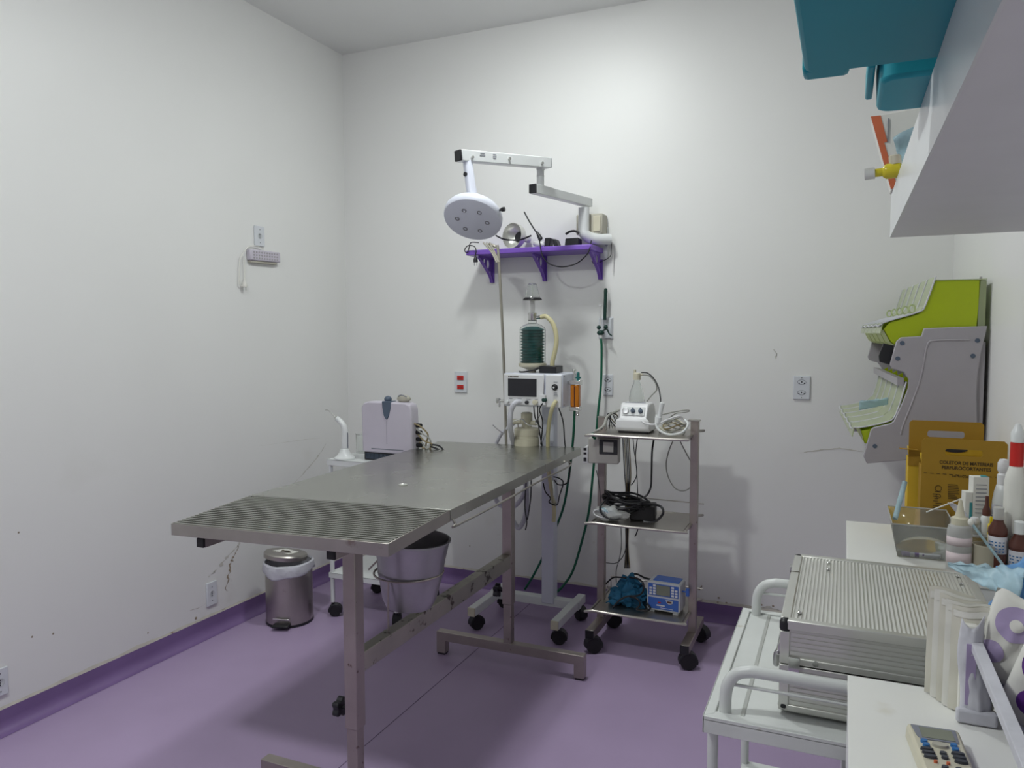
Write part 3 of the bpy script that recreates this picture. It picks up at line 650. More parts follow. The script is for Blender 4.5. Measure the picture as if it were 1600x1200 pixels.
for pts in ([(840, 634), (841, 660, 3.5), (846, 692, 3.58), (848, 700, 3.58)], [(850, 628), (843, 640, 3.42), (848, 660, 3.45), (845, 694, 3.56)],
            [(873, 638, 3.5), (880, 660, 3.5), (883, 696, 3.58), (890, 720, 3.6)], [(834, 635), (836, 652), (842, 664), (846, 670)],
            [(822, 755, 3.58), (820, 790, 3.58), (823, 815, 3.56), (821, 828, 3.56)], [(830, 750, 3.58), (829, 780, 3.58), (824, 812, 3.57)],
            [(849, 755, 3.53), (852, 768, 3.52), (860, 778, 3.52), (858, 785, 3.52), (870, 789, 3.52), (874, 775, 3.52), (880, 755, 3.52), (875, 748, 3.52), (865, 745, 3.52)],
            [(866, 750, 3.5), (872, 757, 3.5), (884, 756, 3.5), (890, 745, 3.5), (889, 715, 3.5)]):
    hose('sensor_cable', pts, .0032, 'black', 3.43)
b = B(); b.tube([F6(796, 660, 3.5), F6(815, 655, 3.5), F6(822, 662, 3.5), F6(830, 665, 3.5)], .003, 8, 4); obj('canister_wire', b, 'chrome', an)
oh = obj('oxygen_hose', B().tube([(fxn-.004, 3.53, 1.105), F6(898, 640, 3.55), F6(895, 692, 3.6), F6(888, 750, 3.66), F6(878, 800, 3.7), F6(852, 862, 3.78), F6(834, 898, 3.80), F6(820, 921, 3.80)], .0062, 10, 6), 'green')
tag(oh, 'green rubber hose running from the amber flowmeter down behind the white column', 'hose')

# ------------------------------------------------------------ wall gas outlet and hose
og = thing('oxygen_outlet', 'white wall plate with green valve and upright dark green handle tube', 'gas outlet', (-1.17, YB, 1.42))
def W(x, y, Y=YB): q_ = at(x, y, 'y', Y); return V(q_.x, Y, q_.z)
p0, p1 = W(936, 496), W(958.5, 530)
b = B(); b.hexa([(p0.x, YB, p0.z), (p1.x, YB, p0.z), (p1.x, YB, p1.z), (p0.x, YB, p1.z)], [(p0.x+.004, YB-.02, p0.z-.006), (p1.x-.010, YB-.02, p0.z-.006), (p1.x-.010, YB-.02, p1.z+.006), (p0.x+.004, YB-.02, p1.z+.006)]); obj('wall_plate', b, 'plate', og, bev=.002)
a0, a1 = W(946.5, 451, 3.90), W(945, 497, 3.90)
obj('handle_tube', B().lathe(a1, (a0-a1), [(.009, -.01), (.009, .12), (.010, (a0-a1).length-.012), (.008, (a0-a1).length), (.001, (a0-a1).length+.003)], 14), 'dgreen', og)
a0, a1 = W(938, 478, 3.88), W(938.5, 508, 3.88)
obj('flow_tube', B().cyl(a1, a0, .0055, seg=12), 'cloudy', og); obj('flow_cap', B().cyl(a0, a0+V(0, 0, .006), .009, seg=12), 'plastic', og)
b = B(); c_ = W(938, 520, 3.885); b.ball(c_, .019, 14, (1, .8, .75)); b.ball(c_+V(-.008, 0, .028), .012, 12); b.ball(c_+V(.030, 0, .030), .012, 12); b.tube([c_, c_+V(.03, .01, .02), c_+V(.045, .01, -.004), c_+V(.06, .01, -.016)], .004, 8, 4); b.cyl(c_+V(0, .02, 0), (c_.x, YB-.015, c_.z), .009, seg=12)
obj('valve', b, 'dgreen', og)
b = B(); b.lathe(c_+V(.003, 0, -.012), (0, 0, -1), [(.008, 0), (.009, .012), (.006, .02)], 12); obj('hose_fitting', b, 'plastic', og)
oh2 = obj('oxygen_hose', B().tube([c_+V(.003, 0, -.03), W(940, 545, 3.88), W(939, 600, 3.88), W(934, 650, 3.86), W(930, 700, 3.85), W(926, 745, 3.84), W(920, 800, 3.83), W(908, 850, 3.82), W(895, 892, 3.80), W(880, 915, 3.77), W(866, 928, 3.75), W(855, 932, 3.74)], .0065, 10, 6), 'green')
tag(oh2, 'long green rubber hose looping down from the wall gas outlet to the floor', 'hose')

# ------------------------------------------------------------ wall plates
def back_plate(name, x0, y0, x1, y1, label, cat='socket'):
    p0, p1 = W(x0, y0), W(x1, y1); t = thing(name, label, cat, ((p0.x+p1.x)/2, YB, p1.z))
    obj('plate', B().lim(p0.x, p1.x, YB-.009, YB, p1.z, p0.z), 'plate', t, bev=.003)
    return t, (p0.x+p1.x)/2, (p0.z+p1.z)/2, p0, p1
for args in ((943, 585, 958, 618, 'white double wall socket beside the green hose, above the steel cart'), (1240, 587, 1265.5, 624.5, 'white double wall socket alone on the right part of back wall')):
    t, cx, cz, p0, p1 = back_plate('wall_socket', *args)
    b = B()
    for s in (-1, 1): socket_holes(b, cx, YB-.009, cz+s*.0255, 1.25); b.cyl((cx, YB-.0102, cz+s*.048), (cx, YB-.008, cz+s*.048), .0022, seg=8)
    obj('socket_hole', b, 'dark', t)
    b = B()
    for s in (-1, 1):
        b.tube([(cx+.019*math.cos(a), YB-.0095, cz+s*.0255+.002+.011*math.sin(a)) for a in (2*PI*i/18 for i in range(18))], .0009, 5, 1, closed=True)
    obj('socket_rim', b, 'greyink', t)
t, cx, cz, p0, p1 = back_plate('wall_socket', 711, 580, 730.5, 613.5, 'white wall plate with two red rectangular sockets')
for s in (-1, 1):
    h_ = obj('red_socket', B().lim(cx-.022, cx+.020, YB-.013, YB-.008, cz-.003+s*.027-.013, cz-.003+s*.027+.013), 'red', t, bev=.002)
    b = B(); socket_holes(b, cx-.001, YB-.013, cz-.003+s*.027, .8); obj('socket_hole', b, 'dark', h_)
def left_plate(name, pts, label, hole=True, cat='socket'):
    (xa, ya), (xb, yb_) = pts
    p, q = at(xa, ya, 'x', XL), at(xb, yb_, 'x', XL); t = thing(name, label, cat, (XL, (p.y+q.y)/2, min(p.z, q.z)))
    y0, y1, z0, z1 = min(p.y, q.y), max(p.y, q.y), min(p.z, q.z), max(p.z, q.z)
    obj('plate', B().lim(XL, XL+.009, y0, y1, z0, z1), 'plate', t, bev=.003)
    cy, cz = (y0+y1)/2, (z0+z1)/2
    if hole:
        b = B(); b.lathe((XL+.009, cy, cz), (1, 0, 0), [(.016, 0), (.016, .0008), (.013, .001), (.012, .0004)], 20); obj('socket_rim', b, 'pumpcase', t)
        b = B(); 
        for d in (-.009, 0, .009): b.cyl((XL+.009, cy-.002, cz+d), (XL+.0112, cy-.002, cz+d), .003, seg=8)
        for s in (-1, 1): b.cyl((XL+.009, cy, cz+s*.034), (XL+.0105, cy, cz+s*.034), .0022, seg=8)
        obj('socket_hole', b, 'keygrey', t)
    return t
left_plate('wall_socket', ((396, 352), (412, 386)), 'white wall socket just above the small emergency light, left wall')
left_plate('wall_socket', ((321, 912), (338, 942)), 'loose white socket plate low on left wall among flaking paint')
left_plate('wall_socket', ((-16, 1050), (12, 1082)), 'white wall plate low at the left edge of the photo')

# ------------------------------------------------------------ emergency light on the left wall
el = thing('emergency_light', 'slim lilac-white emergency light hanging tilted on left wall with its cord', 'emergency light', (XL, 3.2, 1.88))
e0, e1 = at(383, 397, 'x', XL), at(428, 403, 'x', XL)
EM = Matrix.Translation((XL, 3.205, (e0.z+e1.z)/2)) @ Euler((math.radians(1), 0, 0)).to_matrix().to_4x4()
b = B(EM); b.lim(.0, .028, -.115, .115, -.028, .028); eb = obj('light_body', b, 'lilac', el, bev=.006)
b = B(EM); 
for r_ in range(3):
    for k in range(10): b.cyl((.028, -.088+k*.0195, -.015+r_*.015), (.0295, -.088+k*.0195, -.015+r_*.015), .0048, seg=8)
obj('led_row', b, 'greyp', eb)
b = B(EM); b.lim(.0, .020, -.105, .095, -.040, -.027); obj('lower_bracket', b, 'beige', el, bev=.003)
def WLp(x, y, X=XL+.012): return at(x, y, 'x', X)
b = B(); b.tube([WLp(412, 389), WLp(398, 384), WLp(388, 386), WLp(380, 396), WLp(375, 405), WLp(374, 425), WLp(374, 443), WLp(378, 447), WLp(382, 435), WLp(382, 418), WLp(381, 400)], .0025, 8, 5); obj('power_cord', b, 'paper', el)
pgp = WLp(382, 436, XL+.02); plug(fr((XL+.02, pgp.y, pgp.z), 1.4), 'paper', 'plug', el)

# ------------------------------------------------------------ purple wall shelf
SZ = 1.935
ws = thing('wall_shelf', 'purple wall shelf on three pierced brackets below the surgical lamp arm', 'shelf', (-1.54, YB, SZ-.15))
SX0, SX1, SY0 = -1.905, -1.190, 3.735
obj('shelf_board', B().lim(SX0, SX1, SY0, YB, SZ-.028, SZ), 'purple', ws, bev=.005)
for bx_ in (-1.85, -1.53, -1.212):
    yb_, yf_, zt, zb = YB, 3.765, SZ-.028, SZ-.165
    outer = [(yb_, zt), (yf_, zt), (yf_+.004, zt-.012)] + [(yb_-.018-.14*(1-t)**1.9, zt-.018-(zt-zb-.018)*t**.75) for t in (0.05, .15, .3, .45, .6, .8, 1.0)] + [(yb_, zb)]
    holes = []
    for (hy, hz, hr, e) in ((yb_-.056, zt-.036, .021, 1.5), (yb_-.104, zt-.022, .013, 1.2), (yb_-.030, zt-.090, .012, 2.0)):
        holes.append([(bx_, hy+hr*math.cos(a)*.9, hz+hr*math.sin(a)*e*.8) for a in (2*PI*i/14 for i in range(14))])
    b = B(); b.plate_holes([(bx_+.004, y, z) for y, z in outer], holes, (.004, 0, 0))
    cv = outer[2:]
    for (ya, za), (yb2, zb2) in zip(cv, cv[1:]): b.hexa([(bx_-.003, ya, za), (bx_+.015, ya, za), (bx_+.015, yb2, zb2), (bx_-.003, yb2, zb2)], [(bx_-.003, ya+.003, za+.002), (bx_+.015, ya+.003, za+.002), (bx_+.015, yb2+.003, zb2+.002), (bx_-.003, yb2+.003, zb2+.002)])
    b.lim(bx_-.004, bx_+.018, YB-.006, YB, zb, zt)
    obj('bracket', b, 'purple', ws, bev=0)

rl = thing('reflector_lamp', 'round grey-white reflector lamp lying on its side on purple shelf', 'lamp', (-1.66, 3.84, SZ))
c_ = at(803, 354, 'y', 3.80); ax = Vector((-.30, -.95, .05)).normalized(); base = V(-1.640, 3.83, SZ+.071)
prof = [(.022, .085), (.026, .06), (.034, .03), (.052, .012), (.074, -.004), (.078, -.03), (.080, -.052), (.0765, -.052), (.072, -.02), (.060, -.004), (.030, .022), (.024, .024)]
prof = [(r_*.86, h_*.86) for r_, h_ in prof]
b = B(); b.lathe(base, -ax, prof, 40, caps=False); obj('reflector', b, 'alu', rl)
b = B(); b.lathe(base, -ax, [(.026, .010), (.0255, .016), (.002, .017)], 24); obj('socket_hole', b, 'dark', rl)
b = B(); b.lathe(base, -ax, [(.020, .07), (.020, .096), (.016, .10)], 20); obj('lamp_socket', b, 'plastic', rl)
pc = thing('plug_lead', 'black lead with plug leaning against the reflector lamp on purple shelf', 'cable', (-1.60, 3.78, SZ))
def S(x, y, Y=3.76): q_ = at(x, y, 'y', Y); return V(q_.x, Y, q_.z)
obj('cord', B().tube([S(819, 331), S(826, 344), S(834, 357), S(840, 366)], .004, 8, 4), 'black', pc)
b = B(); b.lathe(S(838, 361), S(845, 374)-S(838, 361), [(.004, 0), (.011, .03), (.013, .05), (.006, .055)], 12); obj('plug', b, 'black', pc)
b = B(); q_ = S(842, 373); b.ball(V(q_.x, 3.765, SZ+.018), .022, 12, (1.5, .7, .8), .4, 3); obj('white_connector', b, 'plastic', pc)
tag(obj('drooping_cable', B().tube([S(843, 376, 3.725), S(845, 388, 3.725), S(848, 400, 3.725), S(858, 412, 3.73), S(878, 417, 3.73), S(900, 412, 3.73), S(915, 400, 3.73), S(921, 390, 3.73), S(924, 376, 3.76)], .0032, 8, 6), 'black'), 'thin black cord drooping in a loop beneath the purple shelf', 'cable')
tag(obj('loose_cable', B().tube([S(775, 368, 3.79), S(785, 373, 3.78), S(800, 375.5, 3.77), S(815, 374, 3.76), S(830, 368, 3.76)], .0045, 8, 6), 'black'), 'black cord lying along the left half of the purple shelf', 'cable')
hp_ = thing('hanging_plug', 'black two-pin plug dangling below left end of purple shelf', 'plug', (-1.87, 3.73, SZ-.1))
q_ = S(743, 398, 3.72); plug(Matrix.Translation(q_), 'black', 'plug_body', hp_)
obj('cord', B().tube([q_, S(744, 392, 3.72), S(741, 385, 3.72), S(731, 384, 3.72), S(726, 391, 3.72), S(730, 395, 3.72), S(733, 387, 3.72), S(736, 379, 3.725), S(748, 379, 3.76)], .0028, 8, 6), 'black', hp_)
def on_shelf(name, x0, x1, h, m_, label, cat, d=(3.77, 3.83), top=None):
    a = at(x0, 376, 'y', d[0]).x; c = at(x1, 376, 'y', d[0]).x; b = B()
    if top is None: b.lim(a, c, d[0], d[1], SZ+.0005, SZ+h)
    else: b.hexa([(a+top[0], d[0], SZ+h), (c+top[1], d[0], SZ+h), (c+top[1], d[1], SZ+h), (a+top[0], d[1], SZ+h)], [(a, d[0], SZ+.0005), (c, d[0], SZ+.0005), (c, d[1], SZ+.0005), (a, d[1], SZ+.0005)])
    return tag(obj(name, b, m_, bev=.004), label, cat)
on_shelf('power_adapter', 849, 858, .048, 'black', 'upright black adapter block in the middle of the purple shelf', 'adapter', top=(.008, .006))
on_shelf('power_adapter', 865, 872, .040, 'black', 'narrow slanted black adapter right of the upright one on shelf', 'adapter', top=(-.008, -.016))
vc = on_shelf('video_camera', 882, 904, .040, 'black', 'low black device lying against the lamp elbow on purple shelf', 'device', top=(.004, -.002))
obj('device_ridge', B().tube([S(884, 366, 3.78), S(890, 362, 3.78), S(898, 361, 3.78), S(905, 364, 3.78)], .006, 8, 4), 'black', vc)
# beige power supply behind the lamp elbow
ps = thing('power_supply', 'beige box power supply resting behind the lamp elbow at right shelf end', 'power supply', (-1.22, 3.87, 1.98))
g0 = at(901, 336, 'y', 3.87); g1 = at(945, 362, 'y', 3.87)
b = B(); b.lim(g0.x, g1.x-.01, 3.86, 3.945, g1.z-.01, g0.z); obj('supply_case', b, 'beige', ps, bev=.006)
obj('supply_panel', B().lim(g0.x+.095, g1.x-.02, 3.854, 3.862, g1.z+.002, g0.z-.012), 'cream', ps, bev=.003)
# ------------------------------------------------------------ surgical lamp
sl = thing('surgical_lamp', 'white wall-mounted surgical lamp with round six-lens head on jointed arms', 'surgical lamp', (-1.20, YB, 1.95))
m0, m1 = W(922, 357), W(953, 411)
mp = obj('mount_plate', B().lim(m0.x, m1.x-.008, YB-.012, YB, m1.z+.02, m0.z), 'white', sl, bev=.003)
b = B()
for (x, y) in ((926, 383), (948, 383)): q_ = W(x, y, YB-.012); b.cyl(q_, q_+V(0, -.005, 0), .007, seg=12)
obj('bolt', b, 'dimsteel', mp)
obj('switch', B().lim(W(941, 371).x-.012, W(941, 371).x+.018, YB-.016, YB-.012, W(941, 373).z-.004, W(941, 373).z+.003), 'black', mp)
b = B(); e_ = V(-1.262, 3.83, 1.995)
b.tube([V(-1.14, 3.905, 1.975), V(-1.19, 3.875, 1.975), e_+V(.03, .02, -.014), e_+V(.004, 0, .005), e_+V(0, 0, .03), e_+V(0, 0, .14)], .029, 24, 5)
obj('elbow_tube', b, 'white', sl)
def beam(p, q, s_, h_):
    p, q = Vector(p), Vector(q); d = (q-p).normalized(); side = d.cross(V(0, 0, 1)).normalized()*s_; up = side.cross(d).normalized()*h_
    return B().hexa([p-side+up, p+side+up, q+side+up, q-side+up], [p-side-up, p+side-up, q+side-up, q-side-up]), d
A0, A1 = V(-1.25, 3.875, 2.166), V(-1.368, 3.39, 2.166)
b, d_ = beam(A0, A1, .021, .022); a2 = obj('lower_arm', b, 'white', sl, bev=.003)
b, _ = beam(A1, A1+d_*.010, .0205, .0215); obj('end_cap', b, 'black', a2, bev=.003)
b, _ = beam(A0-d_*.004, A0, .0195, .0205); obj('end_cap', b, 'greyink', a2, bev=.003)
jx = V(-1.352, 3.44, 2.186)
b = B(); b.cyl(jx, jx+V(.0, 0, .085), .018, seg=20); b.cyl(jx+V(0, 0, .045), jx+V(0, 0, .05), .0195, seg=20); b.lim(jx.x-.016, jx.x+.016, jx.y-.016, jx.y+.016, jx.z+.075, jx.z+.12); jp = obj('joint_post', b, 'white', sl, bev=.002)
obj('joint_pin', B().cyl(jx+V(-.004, -.014, .096), jx+V(-.006, -.023, .096), .005, seg=12), 'black', jp)
C0, C1 = V(-1.318, 3.455, 2.292), V(-1.552, 2.985, 2.252)
b, d_ = beam(C0, C1, .023, .024); a1 = obj('upper_arm', b, 'white', sl, bev=.003)
b, _ = beam(C1, C1+d_*.010, .0225, .0235); obj('end_cap', b, 'black', a1, bev=.003)
b, _ = beam(C0-d_*.004, C0, .0215, .0225); obj('end_cap', b, 'greyink', a1, bev=.003)
side = d_.cross(V(0, 0, 1)).normalized()
b = B()
for t_, zz in ((.10, -.008), (.50, 0), (.88, -.006)):
    p_ = C1.lerp(C0, t_)+V(0, 0, zz)+side*(-.023 if side.x < 0 else .023)*1; s_ = 1 if side.x > 0 else -1
    p_ = C1.lerp(C0, t_)+V(0, 0, zz)+side*s_*.023; b.cyl(p_, p_+side*s_*.009, .0065, seg=10)
obj('bolt', b, 'chrome', a1)
b = B(); s_ = 1 if side.x > 0 else -1
for k, (t_, l_, zz) in enumerate(((.21, .012, .013), (.34, .009, .013), (.34, .010, .004), (.21, .015, .004), (.34, .008, -.004))):
    p_ = C1.lerp(C0, t_)+V(0, 0, zz)+side*s_*.0235; b2_, _ = beam(p_-d_*l_, p_+d_*l_, .0008, .0014)
    for v in b2_.bm.verts: pass
    mp_ = {v: b._v(v.co) for v in b2_.bm.verts}
    for f in b2_.bm.faces: b._f([mp_[v] for v in f.verts])
    b2_.bm.free()
obj('label_print', b, 'greyink', a1)
hd0 = C1+V(.022, .038, -.02); hc = at(741, 333, 'y', 3.0); hc = V(hc.x, 3.0, hc.z)
nrm = -(V(.06, -.56, -.80).normalized())   # axis pointing up from the disc
b = B(); b.tube([hd0, hd0.lerp(hc, .5), hc+nrm*.02], .021, 20, 1, r2=.024); dp = obj('drop_tube', b, 'whitelilac', sl)
q_ = hd0.lerp(hc, .26)
cdir = (Vector((0, 0, H))-q_).normalized(); obj('pivot_bolt', B().cyl(q_+V(-.006, -.014, 0), q_+V(-.010, -.025, 0), .0095, seg=16), 'black', dp)
HR = .128
b = B(); b.lathe(hc-nrm*.045, nrm, [(.001, .0), (HR-.014, 0), (HR-.003, .004), (HR, .012), (HR, .034), (HR-.008, .048), (HR-.04, .060), (.05, .070), (.03, .078), (.001, .079)], 56); hd = obj('lamp_head', b, 'whitelilac', sl)
a_ = nrm.cross(V(0, 0, 1)).normalized(); c2_ = nrm.cross(a_).normalized()
b = B()
for k in range(6):
    t_ = 2*PI*(k+.25)/6; p_ = hc-nrm*.045+a_*.066*math.cos(t_)+c2_*.066*math.sin(t_); b.lathe(p_, -nrm, [(.0105, -.001), (.0105, .0012), (.007, .0016), (.006, -.0005)], 20)
    obj('lens', b, 'led', hd); b = B()
b = B(); kd = (V(1, -.05, .12)).normalized(); kd = (kd-nrm*kd.dot(nrm)).normalized(); p_ = hc+kd*HR-nrm*.015; b.cyl(p_, p_+kd*.012, .005, seg=10); b.cyl(p_+kd*.010, p_+kd*.024, .009, .010, 14); obj('knob', b, 'black', hd)
# grey sheath clips on the lamp back edge (the cord of the lamp down the mount)
obj('power_cord', B().tube([W(955, 372, 3.93), W(955, 390, 3.93), W(952, 402, 3.93), W(930, 412, 3.93), W(925, 408, 3.93)], .002, 6, 4), 'black', mp)
obj('power_cord', B().tube([W(955, 380, 3.935), W(958, 392, 3.935), W(957, 425, 3.935)], .002, 6, 4), 'paper', mp)

# ------------------------------------------------------------ stainless shelf cart
ct = thing('instrument_cart', 'three-tier stainless steel cart on large black casters by back wall', 'cart', (-.83, 3.47, 0))
PX0, PX1, PYc = -1.047, -.611, 3.47
for x in (PX0, PX1):
    obj('post', B().lim(x-.0175, x+.0175, PYc-.0175, PYc+.0175, .11, 1.085), 'legsteel', ct, bev=.002)
    o_ = obj('base_bar', B().lim(x-.02, x+.02, 3.285, 3.665, .075, .113), 'legsteel', ct, bev=.002)
    obj('end_cap', B().lim(x-.0195, x+.0195, 3.279, 3.286, .0755, .1125), 'black', o_)
    caster(ct, x, 3.305, .078, .037, .55 if x < -.9 else .35, .034); caster(ct, x, 3.645, .078, .037, .2 if x < -.9 else -.4, .034)
b = B(); b.lim(PX0-.019, PX0+.019, PYc-.019, PYc+.019, 1.084, 1.088); b.lim(PX1-.030, PX1+.022, PYc-.02, PYc+.02, 1.084, 1.090); obj('post_cap', b, 'steel', ct)
def cart_tray(name, z, rail=False):
    x0, x1, y0, y1 = -1.05, -.622, 3.30, 3.64; b = B(); b.lim(x0+.008, x1-.008, y0+.006, y1-.006, z-.004, z)
    b.tube([(x0+.01, y0, z-.003), (x1-.02, y0, z-.003), (x1-.004, y0+.012, z-.003), (x1, y0+.03, z-.003), (x1, y1-.01, z-.003), (x1-.01, y1, z-.003), (x0+.01, y1, z-.003), (x0, y1-.01, z-.003), (x0, y0+.01, z-.003)], .0065, 8, 2, closed=True)
    b.lim(x0, x1, y0+.13, y0+.21, z-.022, z-.005)
    o = obj(name, b, 'steel', ct)
    if rail:
        b = B(); b.tube([(x0+.005, y1-.012, z), (x0+.005, y1-.012, z+.065), (x1+.03, y1-.012, z+.058)], .003, 6, 1); obj('guard_rail', b, 'steel', o)
    return o
cart_tray('top_tray', 1.022); cart_tray('middle_tray', .615, True); cart_tray('bottom_tray', .203, True)

def Cq(x, y, Y=3.42): q_ = at(x, y, 'y', Y); return V(q_.x, Y, q_.z)
# ultrasonic scaler
us = thing('ultrasonic_scaler', 'white box scaler unit with three round controls on cart top tray', 'dental scaler', (-.886, 3.46, 1.022))
x0, x1, y0, y1, z0, z1 = -.966, -.803, 3.40, 3.56, 1.030, 1.158
prof = [(y0+.012, z0), (y0, z0+.012), (y0+.004, z0+.055), (y0+.012, z0+.062), (y0+.040, z1-.012), (y0+.055, z1), (y1-.02, z1), (y1, z1-.02), (y1, z0)]
b = B(); b.hexa([(x0+.014*(1 if z > z0+.06 else 0), y, z) for y, z in prof], [(x1-.014*(1 if z > z0+.06 else 0), y, z) for y, z in prof]); sb = obj('case', b, 'plastic', us, bev=.007)
obj('case_base', B().lim(x0+.012, x1-.012, y0+.014, y1-.012, 1.023, 1.032), 'black', us, bev=.002)
face = Matrix.Translation((-.885, y0+.026, (z0+z1)/2+.028)) @ Euler((math.radians(64), 0, 0)).to_matrix().to_4x4()
b = B(face); b.box((0, 0, .0014), (.105, .042, .002)); obj('control_panel', b, 'white', us, bev=.002)
b = B(face); b.lathe((-.037, 0, .002), (0, 0, 1), [(.0155, 0), (.0155, .006), (.010, .007)], 24); obj('pressure_dial', b, 'dimsteel', us)
for dx in (-.002, .034):
    b = B(face); b.lathe((dx, 0, .002), (0, 0, 1), [(.011, 0), (.010, .010), (.002, .011)], 20); b.box((dx, .004, .012), (.007, .021, .010)); obj('knob', b, 'slate', us, bev=.002)
obj('top_slot', B().lim(-.955+.02, -.84, 3.462, 3.474, z1-.001, z1+.002), 'greyink', us)
b = B(); b.lathe((-.755, 3.37, 1.095), (.18, .1, 1), [(.004, -.02), (.012, -.015), (.013, .01), (.011, .012), (.010, .05), (.012, .075), (.006, .08)], 18); obj('handpiece', b, 'white', us)
hose('handpiece_cord', [(1026, 648, 3.375), (1025, 662, 3.36), (1030, 672, 3.35), (1045, 679, 3.345), (1065, 676, 3.36), (1075, 664, 3.38), (1070, 656, 3.40)], .0055, 'white', parent=us)
hose('handpiece_cord', [(1003, 658, 3.385), (1010, 662, 3.365), (1025, 663, 3.36), (1045, 655, 3.38), (1062, 650, 3.40), (1066, 655, 3.41)], .0045, 'plastic', parent=us)
ib = thing('irrigation_bottle', 'inverted clear bottle with cream cap standing behind the scaler box', 'bottle', (-.888, 3.6, 1.158))
q_ = Cq(995, 615, 3.53)
b = B(); b.lathe((q_.x, 3.53, 1.06), (0, 0, 1), [(.034, 0), (.036, .06), (.036, .115), (.030, .15), (.018, .182), (.015, .19), (.015, .215), (.013, .215), (.013, .19), (.028, .15), (.034, .115), (.034, .06), (.032, .003)], 30, caps=False); obj('bottle_body', b, 'glass', ib)
b = B(); b.lathe((q_.x, 3.53, 1.262), (0, 0, 1), [(.018, 0), (.018, .030), (.015, .033)], 20); b.cyl((q_.x-.010, 3.53, 1.29), (q_.x-.010, 3.53, 1.31), .006, seg=10); b.cyl((q_.x+.012, 3.53, 1.285), (q_.x+.028, 3.53, 1.288), .005, seg=10); obj('bottle_cap', b, 'cream', ib)
hose('tube_line', [(1002, 582, 3.53), (1012, 583, 3.53), (1022, 592, 3.5), (1029, 606, 3.46), (1032, 622, 3.42), (1032, 630, 3.38)], .003, 'black', parent=ib)
hose('tube_line', [(1002, 586, 3.53), (1014, 587, 3.53), (1024, 598, 3.53), (1026, 609, 3.54), (1018, 618, 3.55), (1011, 627, 3.56)], .003, 'gcable', parent=ib)
# coiled leads on the top tray
cc = thing('coiled_lead', 'cream coiled lead piled on the right half of the cart top tray', 'cable', (-.72, 3.46, 1.022))
for k in range(6):
    c0 = V(-.715+.004*k, 3.46, 1.030+.010*k); b = B(); b.tube([c0+V((.058-.003*k)*math.cos(t), .060*math.sin(t), .012*math.sin(2*t+k)) for t in (2*PI*i/14 for i in range(14))], .0035, 7, 3, closed=True); obj('lead_loop', b, ['gcable', 'cream', 'gcable', 'tan', 'cream', 'gcable'][k], cc)
obj('lead_end', B().tube([(-.76, 3.47, 1.06), (-.70, 3.44, 1.115), (-.66, 3.43, 1.125), (-.632, 3.43, 1.132), (-.64, 3.43, 1.137), (-.70, 3.45, 1.125), (-.78, 3.50, 1.10)], .003, 7, 5), 'gcable', cc)
cw = thing('coiled_lead', 'tangle of thin dark wires at the left end of cart top tray', 'cable', (-1.0, 3.46, 1.022))
rnd = random.Random(3)
for k in range(6):
    b = B(); b.tube([(-1.035+.012*k, 3.42+.02*k, 1.03), (-1.02+.02*rnd.random(), 3.44+.03*rnd.random(), 1.07+.03*rnd.random()), (-1.0, 3.45+.03*rnd.random(), 1.09+.02*rnd.random()), (-.975, 3.47, 1.05+.05*rnd.random()), (-.97, 3.50, 1.03)], .0024, 6, 5); obj('wire', b, ['dark', 'gcable', 'black', 'gcable', 'dark', 'tan'][k], cw)
tag(obj('grey_lead', B().tube([Cq(970, 640, 3.5), Cq(958, 645, 3.48), Cq(948, 652, 3.4), Cq(944, 664, 3.34), Cq(936, 671, 3.31), Cq(929, 674, 3.305)], .006, 8, 5), 'gcable'), 'thick pale grey lead bending over the left edge of cart top tray', 'cable')
# power unit hung under the top tray, left
pu = thing('power_unit', 'grey boxy power unit with dark window hung under the cart top tray', 'power supply', (-1.0, 3.42, .88))
PM = fr((-1.015, 3.36, 0), .12)
b = B(PM); b.lim(-.065, .075, 0, .07, .880, .998); obj('unit_case', b, 'unitgrey', pu, bev=.004)
b = B(PM); b.lim(-.012, .072, -.006, .002, .925, .993); wn = obj('unit_window', b, 'dark', pu, bev=.003)
b = B(PM); b.lim(.006, .054, -.008, -.005, .936, .982); obj('window_pane', b, 'unitgrey', wn, bev=.001)
b = B(PM); b.hexa([(-.066, -.002, .96), (-.066, .06, .96), (-.066, .06, .88), (-.066, -.002, .88)][::1], [(-.082, -.002, .955), (-.082, .05, .955), (-.092, .05, .878), (-.092, -.002, .878)]); sd_ = obj('socket_panel', b, 'plastic', pu, bev=.002)
b = B(PM); 
for (zz, h_) in ((.945, .006), (.925, .005), (.897, .009)): b.lim(-.086, -.072, -.0045, -.001, zz-h_, zz+h_)
obj('outlet_hole', b, 'black', sd_)
obj('green_clip', B().tube([Cq(926, 676, 3.33), Cq(927, 683, 3.33), Cq(931, 685, 3.33)], .006, 8, 3), 'green', pu)
# hanging cables on the cart (each its own lead)
def lead(pts, r, m_, label, Y=3.55):
    P = [Cq(t_[0], t_[1], t_[2] if len(t_) > 2 else Y) for t_ in pts]
    return tag(obj('hanging_cable', B().tube(P, r, 7, 6), m_), label, 'cable')
lead([(1022, 684, 3.50), (1019, 705, 3.45), (1018, 740, 3.42), (1017, 760, 3.41), (1012, 772, 3.41), (1005, 778, 3.40)], .0045, 'black', 'thick black cable dropping from cart top tray to the coiled black bundle')
lead([(1051, 690, 3.50), (1045, 705), (1041, 725), (1044, 745), (1054, 762), (1066, 767), (1078, 762), (1086, 745, 3.56)], .003, 'gcable', 'grey cable hanging in a deep loop near the right cart post')
lead([(1063, 690, 3.52), (1068, 700), (1076, 715), (1084, 728, 3.58)], .003, 'gcable', 'short grey cable slanting behind the right cart post')
lead([(996, 684), (994, 700), (993, 715), (995, 740), (991, 752), (986, 758)], .0025, 'black', 'thin black cable twisting down left of the thick black one')
